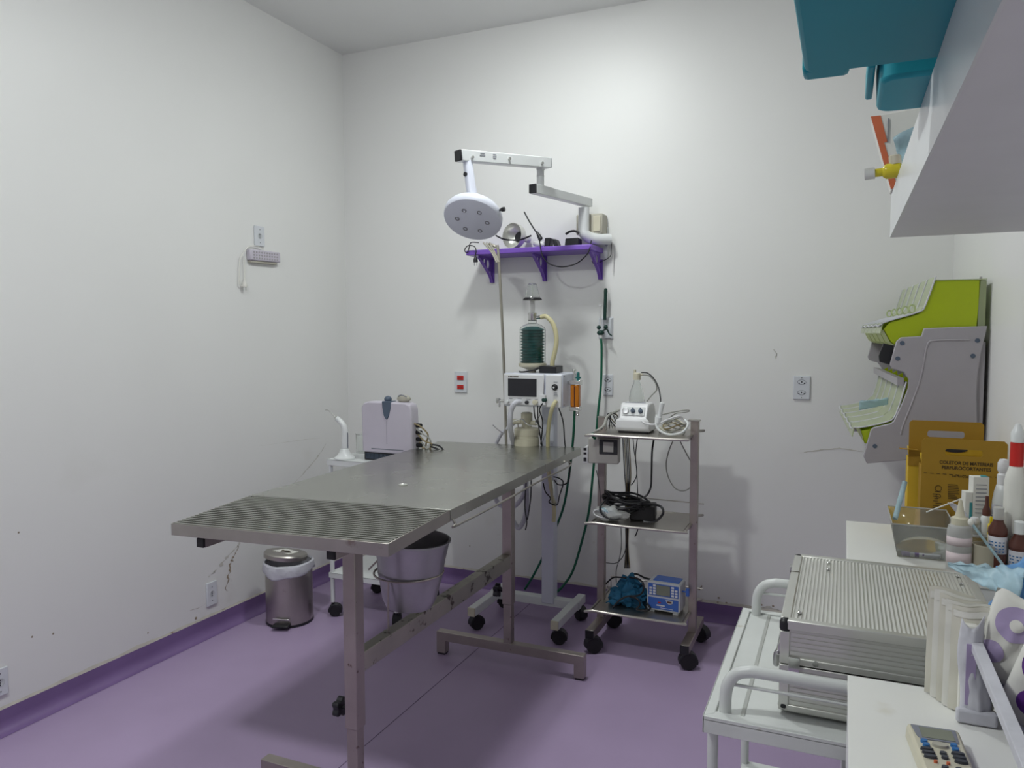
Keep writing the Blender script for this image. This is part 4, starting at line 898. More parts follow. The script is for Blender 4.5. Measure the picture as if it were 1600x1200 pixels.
lead([(989, 684), (991, 705), (994, 725), (996, 760), (997, 790, 3.55)], .0022, 'dark', 'very thin dark wire hanging straight behind the coiled bundle')
cbn = thing('cable_bundle', 'brown bundle of straight cables tied together behind the left cart post', 'cable', (-.96, 3.57, .35))
for k in range(5):
    x = 972+2.4*k; b = B(); P = [Cq(x+1, 684, 3.57), Cq(x+4, 740, 3.57), Cq(978+1.4*k, 765, 3.57), Cq(977+1.6*k, 800, 3.655), Cq(978+.8*k, 850, 3.66), Cq(976+2*k, 888, 3.60)]
    b.tube(P, .0028, 7, 5); obj('bundled_cable', b, ['dark', 'tan', 'black', 'dark', 'tan'][k], cbn)
lead([(932, 735, 3.38), (935, 750, 3.36), (938, 775, 3.36), (940, 800, 3.36)], .002, 'dark', 'thin dark wire falling along the left cart post', 3.4)
lead([(970, 822, 3.655), (971, 850, 3.655), (968, 872, 3.6), (963, 890, 3.5), (963, 910, 3.45)], .002, 'dark', 'thin dark wire between middle and bottom trays, left side', 3.6)
lead([(946, 879, 3.5), (962, 880, 3.55), (974, 868, 3.6), (980, 845, 3.655), (979, 822, 3.655)], .002, 'dark', 'thin dark wire curving from left post up to middle tray', 3.6)
lead([(997, 826, 3.60), (994, 835), (992, 838)], .003, 'black', 'short black cable tail poking below the middle tray', 3.6)
# middle tray: black coil on charger box, clear bag
bb_ = thing('cable_coil', 'thick coil of black cables piled on the cart middle tray', 'cable', (-.9, 3.44, .615))
b = B(); b.box((-.845, 3.47, .650), (.115, .12, .066), (0, 0, .15)); obj('charger_box', b, 'rubber', bb_, bev=.006)
rnd = random.Random(8)
for k in range(11):
    cx_, cy_ = -.925+rnd.uniform(-.02, .02), 3.44+rnd.uniform(-.015, .02); cz_ = .665+.0048*k; ra, rb_ = .085+rnd.uniform(-.02, .03), .062+rnd.uniform(-.015, .02); tl_ = rnd.uniform(-.2, .0)
    pts = []
    for i in range(12):
        t = 2*PI*i/12; pts.append((cx_+ra*math.cos(t), cy_+rb_*math.sin(t), cz_+tl_*ra*math.cos(t)+.008*math.sin(3*t+k)))
    b = B(); b.tube(pts, .0052, 7, 3, closed=True); obj('cable_turn', b, 'black', bb_)
hose('cable_turn', [(1002, 787, 3.40), (1025, 789, 3.36), (1034, 793, 3.34), (1036, 802, 3.33), (1028, 812, 3.34), (1018, 816, 3.35), (1005, 815, 3.35)], .0055, 'black', parent=bb_)
hose('cable_turn', [(945, 782, 3.36), (938, 792, 3.33), (941, 803, 3.32), (955, 811, 3.315), (970, 810, 3.32)], .005, 'black', parent=bb_)
cbg = thing('clear_bag', 'crumpled clear bag with blue and white tubing at left of middle tray', 'bag', (-.98, 3.36, .615))
b = B(); b.ball((-.975, 3.365, .650), .07, 26, (1.15, .65, .50), .35, 5); obj('film', b, 'cloudy', cbg)
b = B(); b.ball((-.985, 3.350, .662), .034, 18, (1.2, .7, .6), .4, 2); obj('blue_mask', b, 'bagpale', cbg)
b = B(); b.tube([(-.90-.12+.005*i+.04*math.cos(i*.9), 3.325+.004*math.sin(i), .655+.018*math.sin(i*.9)) for i in range(7)], .003, 7, 5); obj('tube_loop', b, 'plastic', cbg)
# bottom tray: blood pressure cuff, infusion pump
cf = thing('pressure_cuff', 'crumpled dark blue cloth cuff with black tubes on cart bottom tray', 'pressure cuff', (-.93, 3.42, .203))
b = B()
for (x, y, z, r, s_, sd) in ((-.905, 3.47, .262, .055, (1.0, .8, 1.2), 1), (-.945, 3.44, .240, .048, (1.1, .9, .85), 4), (-.865, 3.46, .250, .046, (1, .9, 1), 7), (-.90, 3.43, .240, .055, (1.3, .7, .7), 9)): b.ball((x, y, z), r, 24, s_, .75, sd)
obj('cloth', b, 'cuff', cf)
obj('strap', B().sheet(lambda u, v: V(-1.0+.045*v+.085*u, 3.385+.05*u, .216+.10*u**.8-.03*math.sin(u*3)+.006*math.sin(v*6)), 10, 6), 'cuff', cf, solid=.005)
hose('tube', [(945, 914, 3.5), (957, 903, 3.46), (968, 902, 3.44), (978, 903, 3.42)], .004, 'black', parent=cf)
hose('tube', [(984, 902, 3.44), (996, 904, 3.40), (1005, 912, 3.38), (1004, 925, 3.37), (995, 931, 3.37), (980, 932, 3.37), (968, 938, 3.36), (957, 950, 3.35)], .0045, 'black', parent=cf)
hose('tube', [(984, 932, 3.37), (996, 936, 3.35), (1000, 945, 3.35), (995, 952, 3.35), (1010, 954, 3.36), (1016, 950, 3.38), (1010, 942, 3.39)], .0045, 'black', parent=cf)
tag(obj('hanging_cable', B().tube([Cq(985, 898, 3.55), Cq(995, 897, 3.53), Cq(1008, 903, 3.5), Cq(1022, 906, 3.47)], .0045, 8, 5), 'black'), 'black lead running from the cuff to the back of the infusion pump', 'cable')
ipm = thing('infusion_pump', 'small white and blue infusion pump with dark display on cart bottom tray', 'infusion pump', (-.728, 3.44, .203))
IM = fr((-.728, 3.425, .203), -.06)
b = B(IM); b.prism(rounded(-.077, .077, .010, .142, .012, -.035), (0, .10, 0)); obj('pump_case', b, 'pumpcase', ipm, bev=.003)
b = B(IM); b.lim(-.055, .066, -.015, .06, .139, .146); obj('top_handle', b, 'pumpblue', ipm, bev=.004)
b = B(IM); b.lim(-.070, .070, -.0372, -.0345, .079, .134); kp = obj('keypad', b, 'pumpblue', ipm, bev=.001)
b = B(IM); b.lim(-.070, .070, -.0372, -.0345, .018, .070); obj('lower_door', b, 'pumpblue', ipm, bev=.001)
b = B(IM); b.lim(-.032, .032, -.0392, -.037, .084, .130); obj('display', b, 'lcd', kp)
b = B(IM)
for cx_ in (-.058, -.041, .044, .060):
    for k in range(4 if abs(cx_) < .05 else 3): b.lim(cx_-.006, cx_+.006, -.0395, -.037, .084+k*.0125, .0925+k*.0125)
obj('key', b, 'white', kp)
b = B(IM); b.prism([(x, -.040, z) for x, z in ((.014, .062), (.018, .052), (.026, .048), (.036, .048), (.044, .053), (.047, .066), (.012, .066))], (0, .004, 0)); dr = obj('door_latch', b, 'pumpcase', ipm)
b = B(IM); b.lim(.020, .040, -.0415, -.0395, .054, .0615); obj('latch_window', b, 'brown', dr)
b = B(IM); b.lim(-.030, .008, -.0382, -.0365, .033, .039); b.lim(-.012, .046, -.0382, -.0365, .0245, .0265); obj('lettering', b, 'plastic', ipm)
b = B(IM); b.lim(-.024, -.010, -.0382, -.0365, .046, .052); obj('red_mark', b, 'red', ipm)
b = B(IM); b.cyl((.077, .0, .105), (.098, .0, .105), .004, seg=8); b.lim(.096, .110, -.008, .008, .086, .122); obj('side_knob', b, 'pumpblue', ipm, bev=.004)
b = B(IM)
for x in (-.055, .055): b.lim(x-.012, x+.012, -.03, .06, .0005, .012)
obj('rubber_foot', b, 'pumpcase', ipm)

# ------------------------------------------------------------ right: dressing trolley with aluminium case
dt = thing('dressing_trolley', 'white enamelled trolley with tubular end rails carrying the aluminium case', 'trolley', (.03, 1.87, 0))
DX0, DX1, DY0, DY1, DZ = -.248, .33, 1.538, 2.208, .700
b = B(); b.lim(DX0, DX1, DY0, DY1, DZ-.010, DZ-.006)
b.lim(DX0, DX1, DY0, DY0+.004, DZ-.036, DZ); b.lim(DX0, DX1, DY1-.004, DY1, DZ-.036, DZ); b.lim(DX1-.004, DX1, DY0, DY1, DZ-.036, DZ); b.lim(DX0, DX0+.004, DY0, DY1, DZ-.036, DZ)
b.hexa([(DX0, DY0, DZ), (DX0+.022, DY0+.02, DZ), (DX0+.022, DY1-.02, DZ), (DX0, DY1, DZ)], [(DX0, DY0, DZ-.004), (DX0+.022, DY0+.02, DZ-.008), (DX0+.022, DY1-.02, DZ-.008), (DX0, DY1, DZ-.004)])
b.lim(DX0+.001, DX1-.001, DY0+.001, DY0+.03, DZ-.006, DZ-.0005); b.lim(DX0+.001, DX1-.001, DY1-.02, DY1-.001, DZ-.006, DZ-.0005)
dk = obj('deck', b, 'wornwhite', dt, bev=.0015)
b = B(); b.lim(DX0+.07, DX0+.078, DY0+.03, DY1-.02, DZ-.0065, DZ-.0045); obj('deck_crease_shade', b, 'shadowline', dk)  # strip that paints the crease's shadow line onto the deck
for yy, nm in ((DY0+.040, 0), (DY1-.028, 1)):
    b = B(); P = [(DX0+.040, yy, DZ-.01), (DX0+.040, yy, DZ+.03), (DX0+.045, yy, DZ+.058), (DX0+.060, yy, DZ+.080), (DX0+.085, yy, DZ+.090), (DX0+.13, yy, DZ+.092), (DX1-.13, yy, DZ+.092), (DX1-.085, yy, DZ+.090), (DX1-.060, yy, DZ+.080), (DX1-.045, yy, DZ+.058), (DX1-.04, yy, DZ+.03), (DX1-.04, yy, DZ-.01)]
    b.tube(P, .0125, 16, 4); rl_ = obj('end_rail', b, 'wornwhite', dt)
    b = B(); b.cyl((DX0+.052, yy, DZ+.058), (DX1-.052, yy, DZ+.058), .0035, seg=10); obj('rail_rod', b, 'wornwhite', rl_)
for x in (DX0+.016, DX1-.02):
    for y in (DY0+.035, DY1-.03):
        obj('leg', B().cyl((x, y, .07), (x, y, DZ-.03), .011, seg=14), 'wornwhite', dt); caster(dt, x, y, .08, .03, .5)
b = B(); b.lim(DX0+.01, DX1-.01, DY0+.02, DY1-.02, .25, .262); b.lim(DX0+.01, DX1-.01, DY0+.02, DY0+.024, .25, .28); obj('lower_shelf', b, 'wornwhite', dt)
# aluminium flight case
cs = thing('aluminium_case', 'ribbed aluminium carrying case lying flat on white trolley', 'case', (.1, 1.88, DZ))
KX0, KX1, KY0, KY1, KZ0, KZ1 = -.108, .300, 1.622, 2.135, DZ-.004, .893
KZ0 = DZ+.0005
zm = .800
b = B(); b.lim(KX0+.004, KX1-.004, KY0+.004, KY1-.004, KZ0+.004, zm-.002); low = obj('lower_shell', b, 'alu', cs)
b = B(); b.lim(KX0+.004, KX1-.004, KY0+.004, KY1-.004, zm+.002, KZ1-.004); lid_ = obj('lid', b, 'alu', cs)
b = B(); n = 46; stp = (KX1-KX0-.04)/n
for i in range(n):
    x = KX0+.02+i*stp; b.hexa([(x, KY0+.022, KZ1-.0035), (x+stp*.5, KY0+.022, KZ1-.0018), (x+stp*.5, KY1-.02, KZ1-.0018), (x, KY1-.02, KZ1-.0035)], [(x, KY0+.022, KZ1-.006), (x+stp*.62, KY0+.022, KZ1-.006), (x+stp*.62, KY1-.02, KZ1-.006), (x, KY1-.02, KZ1-.006)])
obj('ribbed_panel', b, 'alu', lid_, label='finely ribbed lid panel')
b = B()
for zz in list(range(5)): z_ = .822+zz*.0095; b.lim(KX0+.022, KX1-.02, KY0+.0022, KY0+.006, z_, z_+.0068)
obj('ribbed_side', b, 'alu', lid_)
b = B()
for zz in range(7): z_ = .718+zz*.0092; b.lim(KX0+.022, KX1-.02, KY0+.0022, KY0+.006, z_, z_+.0066)
obj('ribbed_side', b, 'alu', low)
b = B(); e = .020
for (x, y) in ((KX0, KY0), (KX1-e, KY0), (KX0, KY1-e), (KX1-e, KY1-e)): b.lim(x, x+e, y, y+e, KZ0+.002, zm-.001)
for y in (KY0, KY1-e*.9): b.lim(KX0+.012, KX1-.012, y, y+e*.9, KZ0, KZ0+.014)
for x in (KX0, KX1-e*.9): b.lim(x, x+e*.9, KY0+.012, KY1-.012, KZ0, KZ0+.014)
b.lim(KX0+.018, KX1-.012, KY0, KY0+.004, zm-.012, zm-.0012)
obj('edge_profile', b, 'alu', low, bev=.003)
b = B()
for y in (KY0, KY1-e): b.lim(KX0+.014, KX1-.014, y, y+e, KZ1-.020, KZ1)
for x in (KX0, KX1-e): b.lim(x, x+e, KY0+.016, KY1-.016, KZ1-.020, KZ1)
for (x, y) in ((KX0, KY0), (KX1-e, KY0), (KX0, KY1-e), (KX1-e, KY1-e)): b.lim(x, x+e, y, y+e, zm+.001, KZ1-.024)
b.lim(KX0+.018, KX1-.012, KY0, KY0+.004, zm+.0012, zm+.016)
obj('edge_profile', b, 'alu', lid_, bev=.005)
for (x, y) in ((KX0, KY0), (KX1-.022, KY0), (KX0, KY1-.022), (KX1-.022, KY1-.022)):
    obj('corner_cap', B().lim(x-.001, x+.021, y-.001, y+.021, KZ1-.028, KZ1+.001), 'black', lid_, bev=.008)
    obj('corner_cap', B().lim(x-.001, x+.021, y-.001, y+.021, KZ0-.0002, KZ0+.020), 'black', low, bev=.008)
b = B()
for (x, y) in ((KX0+.035, KY0+.055), (KX0+.085, KY1-.055), (KX0+.085, KY1-.115), (KX1-.035, KY1-.05), (KX1-.035, KY1-.11)): b.ball((x, y, KZ1), .0055, 10, (1, 1, .6))
obj('rivet', b, 'chrome', lid_)
b = B(); b.lim(KX0-.001, KX0+.020, KY1-.17, KY1-.1675, KZ1-.02, KZ1+.0008); obj('edge_joint', b, 'ink', lid_)
b = B(); b.tube([(KX0-.004, KY0+.07, .800), (KX0-.010, KY0+.072, .790), (KX0-.012, KY0+.085, .765), (KX0-.013, KY0+.13, .752), (KX0-.013, KY0+.30, .752), (KX0-.012, KY0+.345, .765), (KX0-.010, KY0+.358, .790), (KX0-.004, KY0+.36, .800)], .0065, 12, 4); obj('handle', b, 'dimsteel', cs)
for yy in (KY0+.07, KY0+.36):
    b = B(); b.lim(KX0-.006, KX0+.002, yy-.016, yy+.016, .795, .822); b.cyl((KX0-.006, yy-.016, .80), (KX0-.006, yy+.016, .80), .005, seg=10); obj('handle_mount', b, 'chrome', cs, bev=.001)
obj('catch', B().lim(KX0-.006, KX0+.001, KY1-.105, KY1-.075, .862, .885), 'chrome', lid_, bev=.001)
obj('latch', B().lim(KX0+.018, KX0+.040, KY0-.005, KY0+.002, zm-.016, zm+.018), 'chrome', lid_, bev=.001)
obj('latch', B().lim(KX0+.020, KX0+.040, KY0-.007, KY0-.0055, zm-.028, zm-.012), 'chrome', low, bev=.001)
obj('side_rivet', B().cyl((KX0+.07, KY0-.002, zm+.010), (KX0+.07, KY0+.003, zm+.010), .006, seg=14), 'chrome', lid_)

# ------------------------------------------------------------ cabinets
def cabinet(name, y0, y1, label):
    t = thing(name, label, 'cabinet', (.235, (y0+y1)/2, 0))
    x0, x1, zt = .020, XR-.003, .85
    obj('cabinet_body', B().lim(x0+.012, x1, y0+.004, y1-.004, .08, zt-.022), 'cupboard', t, bev=.001)
    obj('worktop', B().lim(x0, x1, y0, y1, zt-.022, zt), 'melamine', t, bev=.0012)
    n = max(1, round((y1-y0)/.45)); w_ = (y1-y0)/n
    for k in range(n):
        d = obj('cabinet_door', B().lim(x0+.001, x0+.013, y0+k*w_+.004, y0+(k+1)*w_-.004, .10, zt-.026), 'cupboard', t, bev=.0015)
        obj('handle', B().lim(x0-.014, x0-.006, y0+k*w_+.05, y0+k*w_+.06, .55, .67), 'chrome', d, bev=.002)
    obj('plinth', B().lim(x0+.03, x1, y0+.01, y1-.01, 0, .082), 'cupboard', t)
    return t
cabinet('base_cabinet', 2.225, 2.765, 'white base cabinet with stained worktop beyond the aluminium case')
cabinet('base_cabinet', .30, 1.500, 'white base cabinet in the near right corner carrying the remote control')
WT = .8505

# remote control
rm = thing('remote_control', 'cream air conditioner remote with grey screen and blue buttons', 'remote control', (.15, 1.19, WT))
RM = fr((.138, 1.302, WT), math.radians(4.5)) @ Matrix.Diagonal((1.22, 1.36, 1.2, 1))   # origin: middle of far end, local -y towards viewer
b = B(RM); prof = [(-.029, 0), (-.031, -.006), (-.028, -.10), (-.026, -.158), (-.020, -.166), (.020, -.166), (.026, -.158), (.028, -.10), (.031, -.006), (.029, 0)]
b.hexa([(x*.95, y*.985-.001, .020) for x, y in prof], [(x, y, .001) for x, y in prof]); rb = obj('remote_body', b, 'cream', rm, bev=.004)
b = B(RM); b.hexa([(-.025, -.006, .0212), (.025, -.006, .0212), (.0225, -.036, .0212), (-.019, -.036, .0212), (-.022, -.030, .0212)], [(-.025, -.006, .0195), (.025, -.006, .0195), (.0225, -.036, .0195), (-.019, -.036, .0195), (-.022, -.030, .0195)]); fs = obj('screen_frame', b, 'greyink', rm)
b = B(RM); b.lim(-.0165, .0195, -.033, -.010, .021, .0218); obj('screen', b, 'lcd', fs)
for (x, y, rx, ry, m_) in ((-.0165, -.042, .0042, .0035, 'rawblue'), (-.0155, -.050, .0042, .0035, 'rawblue'), (.0155, -.042, .0042, .0035, 'rawblue'), (.0155, -.050, .0042, .0035, 'rawblue'), (0, -.046, .0095, .0055, 'beige'),
        (-.0165, -.059, .0075, .0026, 'keygrey'), (-.016, -.066, .0075, .0026, 'keygrey'), (-.0155, -.074, .0075, .0030, 'keygrey'), (.0160, -.059, .0075, .0028, 'keygrey'), (.0160, -.067, .0075, .0030, 'keygrey'), (.0160, -.075, .0075, .0034, 'keygrey'),
        (0, -.063, .0040, .0030, 'keygrey'), (0, -.071, .0040, .0030, 'keygrey'), (-.012, -.083, .0022, .0015, 'orange'), (.001, -.083, .0022, .0015, 'orange'), (-.004, -.092, .004, .003, 'keygrey'), (.010, -.092, .004, .003, 'keygrey')):
    b = B(RM); b.hexa([(x+rx*.9*math.cos(a), y+ry*.9*math.sin(a), .0232) for a in (2*PI*i/18 for i in range(18))], [(x+rx*math.cos(a), y+ry*math.sin(a), .0195) for a in (2*PI*i/18 for i in range(18))]); obj('button', b, m_, rm)

# standing paper pouches (sterilisation envelopes) at the far corner of the near cabinet
def pouch(i, x, y, h, wd, lean, m_, label):
    t = thing('paper_envelope', label, 'envelope', (x, y, WT), 0, 'paper envelopes standing on the near cabinet')
    t['group'] = 'paper envelopes standing on the near cabinet'
    b = B(); th_ = .0055
    def fn(u, v, s_):
        z = WT+.001+h*v; bul = th_*(math.sin(PI*min(1, u*1.0))**.5)*(.35+.65*math.sin(PI*min(1, .08+v*.86)))
        wob = .0022*noise.noise(Vector((u*3+i, v*5, i*2.1)))
        return V(x+wd*u*math.cos(.28)+lean*.5*v+s_*bul*-.28, y+wd*u*math.sin(-.28)+wob*2+s_*bul+lean*v, z+.003*math.sin(u*5+i)*v)
    b.sheet(lambda u, v: fn(u, v, -1), 8, 16); b.sheet(lambda u, v: fn(u, v, 1), 8, 16)
    bmesh.ops.remove_doubles(b.bm, verts=b.bm.verts[:], dist=.0006)
    o = obj('envelope_body', b, m_, t, ang=60)
    b = B(); b.sheet(lambda u, v: fn(.03+u*.94, .90+v*.06, -1)+V(0, -.0012, 0), 6, 2); obj('flap_fold', b, 'paper', o)
    return t
pl_lab = ['farthest cream paper envelope, its left edge against the aluminium case', 'second cream paper envelope from the aluminium case', 'middle cream paper envelope of the standing row', 'fourth cream paper envelope, next to the nearest one', 'nearest cream paper envelope, in front of the film pack']
for i in range(5):
    pouch(i, .143+.0075*i, 1.478-.013*i, .188-.002*i, .070, .004, ['creampaper', 'paper', 'creampaper', 'paper', 'creampaper'][i], pl_lab[i])

# film-wrapped white pack in front, lilac basket with printed packs
fpk = thing('film_pack', 'white film-wrapped pack leaning between the envelopes and the lilac basket', 'pack', (.205, 1.40, WT))
b = B(); b.sheet(lambda u, v: V(.184+(.046-.014*v)*u+.003*math.sin(v*7), 1.392-.012*math.sin(PI*u)+.010*v+.003*noise.noise(Vector((u*6, v*6, 2))), WT+.001+v*(.165-.012*math.sin(u*4))), 14, 18); obj('front_film', b, 'film', fpk, solid=.001, ang=60)
b = B(); b.hexa([(.186, 1.40, WT+.155), (.212, 1.40, WT+.155), (.212, 1.42, WT+.155), (.186, 1.42, WT+.155)], [(.185, 1.396, WT+.001), (.232, 1.396, WT+.001), (.232, 1.418, WT+.001), (.185, 1.418, WT+.001)]); obj('inner_stack', b, 'paper', fpk, bev=.004)
b = B(); b.lim(.180, .238, 1.378, 1.392, WT+.001, WT+.024); obj('bottom_fold', b, 'film', fpk, bev=.004)
b = B(); b.lim(.192, .206, 1.3855, 1.3875, WT+.03, WT+.13); obj('lilac_insert', b, 'lilacbag', fpk)
lb = thing('lilac_basket', 'translucent lilac plastic basket against the right wall on near cabinet', 'basket', (.35, 1.15, WT))
b = B(); x1 = .434; y0, y1, zt = .72, 1.492, .981
outl = [(.212, y0), (x1, y0), (x1, y1), (.212, y1)]; inl = [(.262, y0+.03), (x1-.012, y0+.03), (x1-.012, y1-.03), (.262, y1-.03)]
b.hexa([(x, y, WT+.004) for x, y in inl], [(x, y, WT+.0005) for x, y in inl]); obj('basket_floor', b, 'lilactray', lb)
b = B()
for i in range(4):
    a, c = outl[i], outl[(i+1) % 4]; a2_, c2__ = inl[i], inl[(i+1) % 4]
    b._f([b._v((*a, zt)), b._v((*c, zt)), b._v((*c2__, WT+.003)), b._v((*a2_, WT+.003))])
obj('basket_wall', b, 'lilactray', lb, solid=.0022, ang=20)
b = B(); b.lim(.200, .216, y0-.01, y1+.004, zt-.003, zt+.002); b.lim(.216, x1, y1-.004, y1+.004, zt-.003, zt+.002); b.lim(.199, .2015, y0-.01, y1+.004, zt-.012, zt+.002); obj('basket_rim', b, 'film', lb, bev=.001)
def slope(z): return .262-.050*(z-WT)/(zt-WT)-.0016
b = B(); b.hexa([(slope(z), y, z) for y, z in ((1.30, .955), (1.12, .955), (1.12, .905), (1.17, .895), (1.30, .920))], [(slope(z)-.002, y, z) for y, z in ((1.30, .955), (1.12, .955), (1.12, .905), (1.17, .895), (1.30, .920))]); obj('violet_sticker', b, 'violetlight', lb)
def soft_pack(name, c, d, rz, m_, label, seeds, marks):
    t = thing(name, label, 'pack', (c[0], c[1], c[2]-d[2]/2), rz)
    Mx = fr(c, rz, marks.get('rx', 0), marks.get('ry', 0))
    b = B(Mx); n1, n2 = 18, 18
    for s_ in (-1, 1):
        b.sheet(lambda u, v: V(d[0]*(u-.5), s_*d[1]*.5*(max(0, math.sin(PI*u)*math.sin(PI*v)))**.35+.010*noise.noise(Vector((u*5+seeds, v*5, 0)))*math.sin(PI*u)*math.sin(PI*v), d[2]*(v-.5)+.006*noise.noise(Vector((u*4, seeds, v*3)))), n1, n2)
    bmesh.ops.remove_doubles(b.bm, verts=b.bm.verts[:], dist=.001)
    o = obj('pack_film', b, m_, t, ang=70)
    for (u0, w0, r_, mm, lift) in marks['spots']:
        b = B(Mx); pts = []
        for ring_ in range(5):
            rr = r_*ring_/4
            pts.append([b._v((u0+rr*math.cos(a), -d[1]*.5*(max(.02, math.sin(PI*min(.98, max(.02, (u0+rr*math.cos(a))/d[0]+.5)))*math.sin(PI*min(.98, max(.02, (w0+rr*math.sin(a))/d[2]+.5)))))**.35+.010*noise.noise(Vector(((((u0+rr*math.cos(a))/d[0]+.5))*5+seeds, ((w0+rr*math.sin(a))/d[2]+.5)*5, 0)))*math.sin(PI*((u0+rr*math.cos(a))/d[0]+.5))*math.sin(PI*((w0+rr*math.sin(a))/d[2]+.5))-.0012-lift, w0+rr*math.sin(a))) for a in (2*PI*i/28 for i in range(28))] if ring_ else None)
        pts[0] = [pts[1][0]]*0
        for a, c_ in zip(pts[1:], pts[2:]): b.bridge(a, c_)
        b._f(pts[1]); obj('printed_spot', b, mm, o, ang=80)
    return t
soft_pack('diaper_pack', (.2665, 1.405, .985), (.105, .050, .150), -.30, 'paper', 'white soft pack printed with lilac dots standing in lilac basket', 2,
          dict(spots=[(-.012, .034, .028, 'lilacbag', 0), (-.010, .034, .010, 'paper', .0008), (-.030, -.022, .018, 'lilacbag', 0)], ry=.25))
soft_pack('diaper_pack', (.292, 1.300, .960), (.110, .050, .150), -.35, 'paper', 'white soft pack printed with deep violet rings, nearer in lilac basket', 6,
          dict(spots=[(-.018, .030, .030, 'violet', 0), (-.014, .032, .015, 'paper', .0008), (-.016, -.026, .020, 'violet', 0)], ry=.3))
# blue film bag
bg = thing('blue_film_bag', 'crumpled translucent blue plastic bag lying over the packs by right wall', 'bag', (.34, 1.50, .95))
b = B(); b.ball((.338, 1.545, .995), .088, 44, (.92, .85, .95), .55, 3); obj('bag_body', b, 'bagblue', bg, ang=75)
def bagfn(u, v):
    a = at(1481, 878, 'y', 1.60); c = at(1604, 888, 'y', 1.50); e = at(1592, 945, 'y', 1.44)
    p = V(a.x, 1.60, a.z).lerp(V(c.x, 1.50, c.z), u); q = V(a.x+.001, 1.60, a.z-.008).lerp(V(e.x, 1.44, e.z), u)
    r_ = p.lerp(q, v); return r_+V(0, .012*noise.noise(Vector((u*5, v*4, 1))), .009*noise.noise(Vector((u*9, v*4, 4)))*min(1, u*3)+.008*math.sin(PI*v)*u)
b = B(); b.sheet(bagfn, 30, 12); obj('bag_mouth', b, 'bagpale', bg, solid=.0012, ang=70)

# ------------------------------------------------------------ things on the far cabinet
def sharps(name, yf, dep, pxs, label, front):
    xl, xr, yt = pxs; a = at(xl, yt, 'y', yf); c = at(xr, yt, 'y', yf); x0, x1, zt = a.x, c.x, a.z; k = yf/2.47
    t = thing(name, label, 'sharps box', ((x0+x1)/2, yf+dep/2, WT))
    zb = 1.48-(1.48-(1.095 if front else 1.115))*k
    bm_ = 'card' if front else 'cardyellow'
    obj('box_body', B().lim(x0, x1, yf, yf+dep, WT+.0005, zb), bm_, t, bev=.0015)
    hz0, hz1 = zt-.047*k, zt-.028*k; cx_ = (x0+x1)/2; hw_ = .046*k
    outer = [(x0, zb-(.25 if front else .02)), (x0, zt-.008), (x0+.008, zt), (x1-.008, zt), (x1, zt-.008), (x1, zb-(.25 if front else .02))]
    b = B(); b.plate_holes([(p[0], yf-.003, p[1]) for p in outer], [[(p[0], yf-.003, p[2]) for p in rounded(cx_-hw_, cx_+hw_, hz0, hz1, .007, yf)]], (0, .0028, 0)); obj('handle_panel', b, 'card', t)
    b = B(); b.hexa([(x0+.002, yf+.006, zb+.002), (x1-.002, yf+.006, zb+.002), (x1-.002, yf+dep, zb+.03), (x0+.002, yf+dep, zb+.03)], [(x0+.002, yf+.006, zb), (x1-.002, yf+.006, zb), (x1-.002, yf+dep, zb+.028), (x0+.002, yf+dep, zb+.028)]); obj('top_flap', b, 'cardyellow', t, label='brighter yellow inner flap')
    if front:
        b = B(); b.lim(x0+.03, x1-.02, yf+.05, yf+.053, zb, zt-.012); bp_ = obj('back_panel', b, 'cardyellow', t)
        b = B(); b.prism([(cx_-.018+.034*math.cos(a), yf+.048, hz0+.012+.009*math.sin(a)) for a in (2*PI*i/24 for i in range(24))], (0, .0015, 0)); obj('drop_hole', b, 'dark', bp_)
    return t
SY = 2.565
t1_ = sharps('sharps_box', SY, .085, (1441, 1575, 684), 'ochre cardboard sharps box with dark lettering, the front one of two', True)
def SP(x, y): q_ = at(x, y, 'y', SY-.0034); return V(q_.x, SY-.0034, q_.z)
SF = Matrix.Rotation(math.radians(0), 4, 'Y')
for (tx, x, y, sz, sx_) in (('COLETOR DE MATERIAIS', 1509.5, 724.5, .0137, .90), ('PERFUROCORTANTES', 1509.5, 732.5, .0137, .92), ('INSTRU\u00c7\u00d5ES DE USO', 1510, 745.5, .0085, .9)):
    text_mesh('lettering', tx, sz, Matrix.Translation(SP(x, y)) @ FACE_Y, 'ink', t1_, bold=.00025 if sz > .01 else 0, sx=sx_)
b = B(); p0, p1 = SP(1442, 738.5), SP(1574, 742.5)
for k in range(13): a = p0.lerp(p1, (k+.15)/13); c = p0.lerp(p1, (k+.72)/13); b.lim(a.x, c.x, SY-.0042, SY-.003, p0.z-.001, p0.z+.0005)
obj('fold_line', b, 'ink', t1_)
b = B(); rnd = random.Random(5)
for k in range(9): a = SP(1481, 757+2.7*k); b.lim(a.x, a.x+rnd.uniform(.018, .030), SY-.0042, SY-.003, a.z-.0009, a.z+.0009)
for k in range(9): a = SP(1457+rnd.uniform(0, 5), 768+3.6*k); b.lim(a.x, a.x+rnd.uniform(.010, .018), SY-.0042, SY-.003, a.z-.0009, a.z+.0009)
obj('instruction_print', b, 'ink', t1_)
b = B()
for (x, y, r_) in ((1466, 763, .0085), (1466, 775, .006)): c_ = SP(x, y); b.tube([(c_.x+r_*math.cos(a), SY-.0038, c_.z+r_*math.sin(a)) for a in (2*PI*i/16 for i in range(16))], .0008, 5, 1, closed=True)
obj('pictogram', b, 'ink', t1_)
t2_ = sharps('sharps_box', 2.665, .085, (1421, 1538, 656), 'ochre cardboard sharps box standing behind the lettered one', False)
tt = at(1413, 701, 'y', 2.655); obj('torn_tab', B().box((tt.x+.012, 2.650, tt.z), (.05, .02, .002), (0, .06, .2)), 'card', t2_)

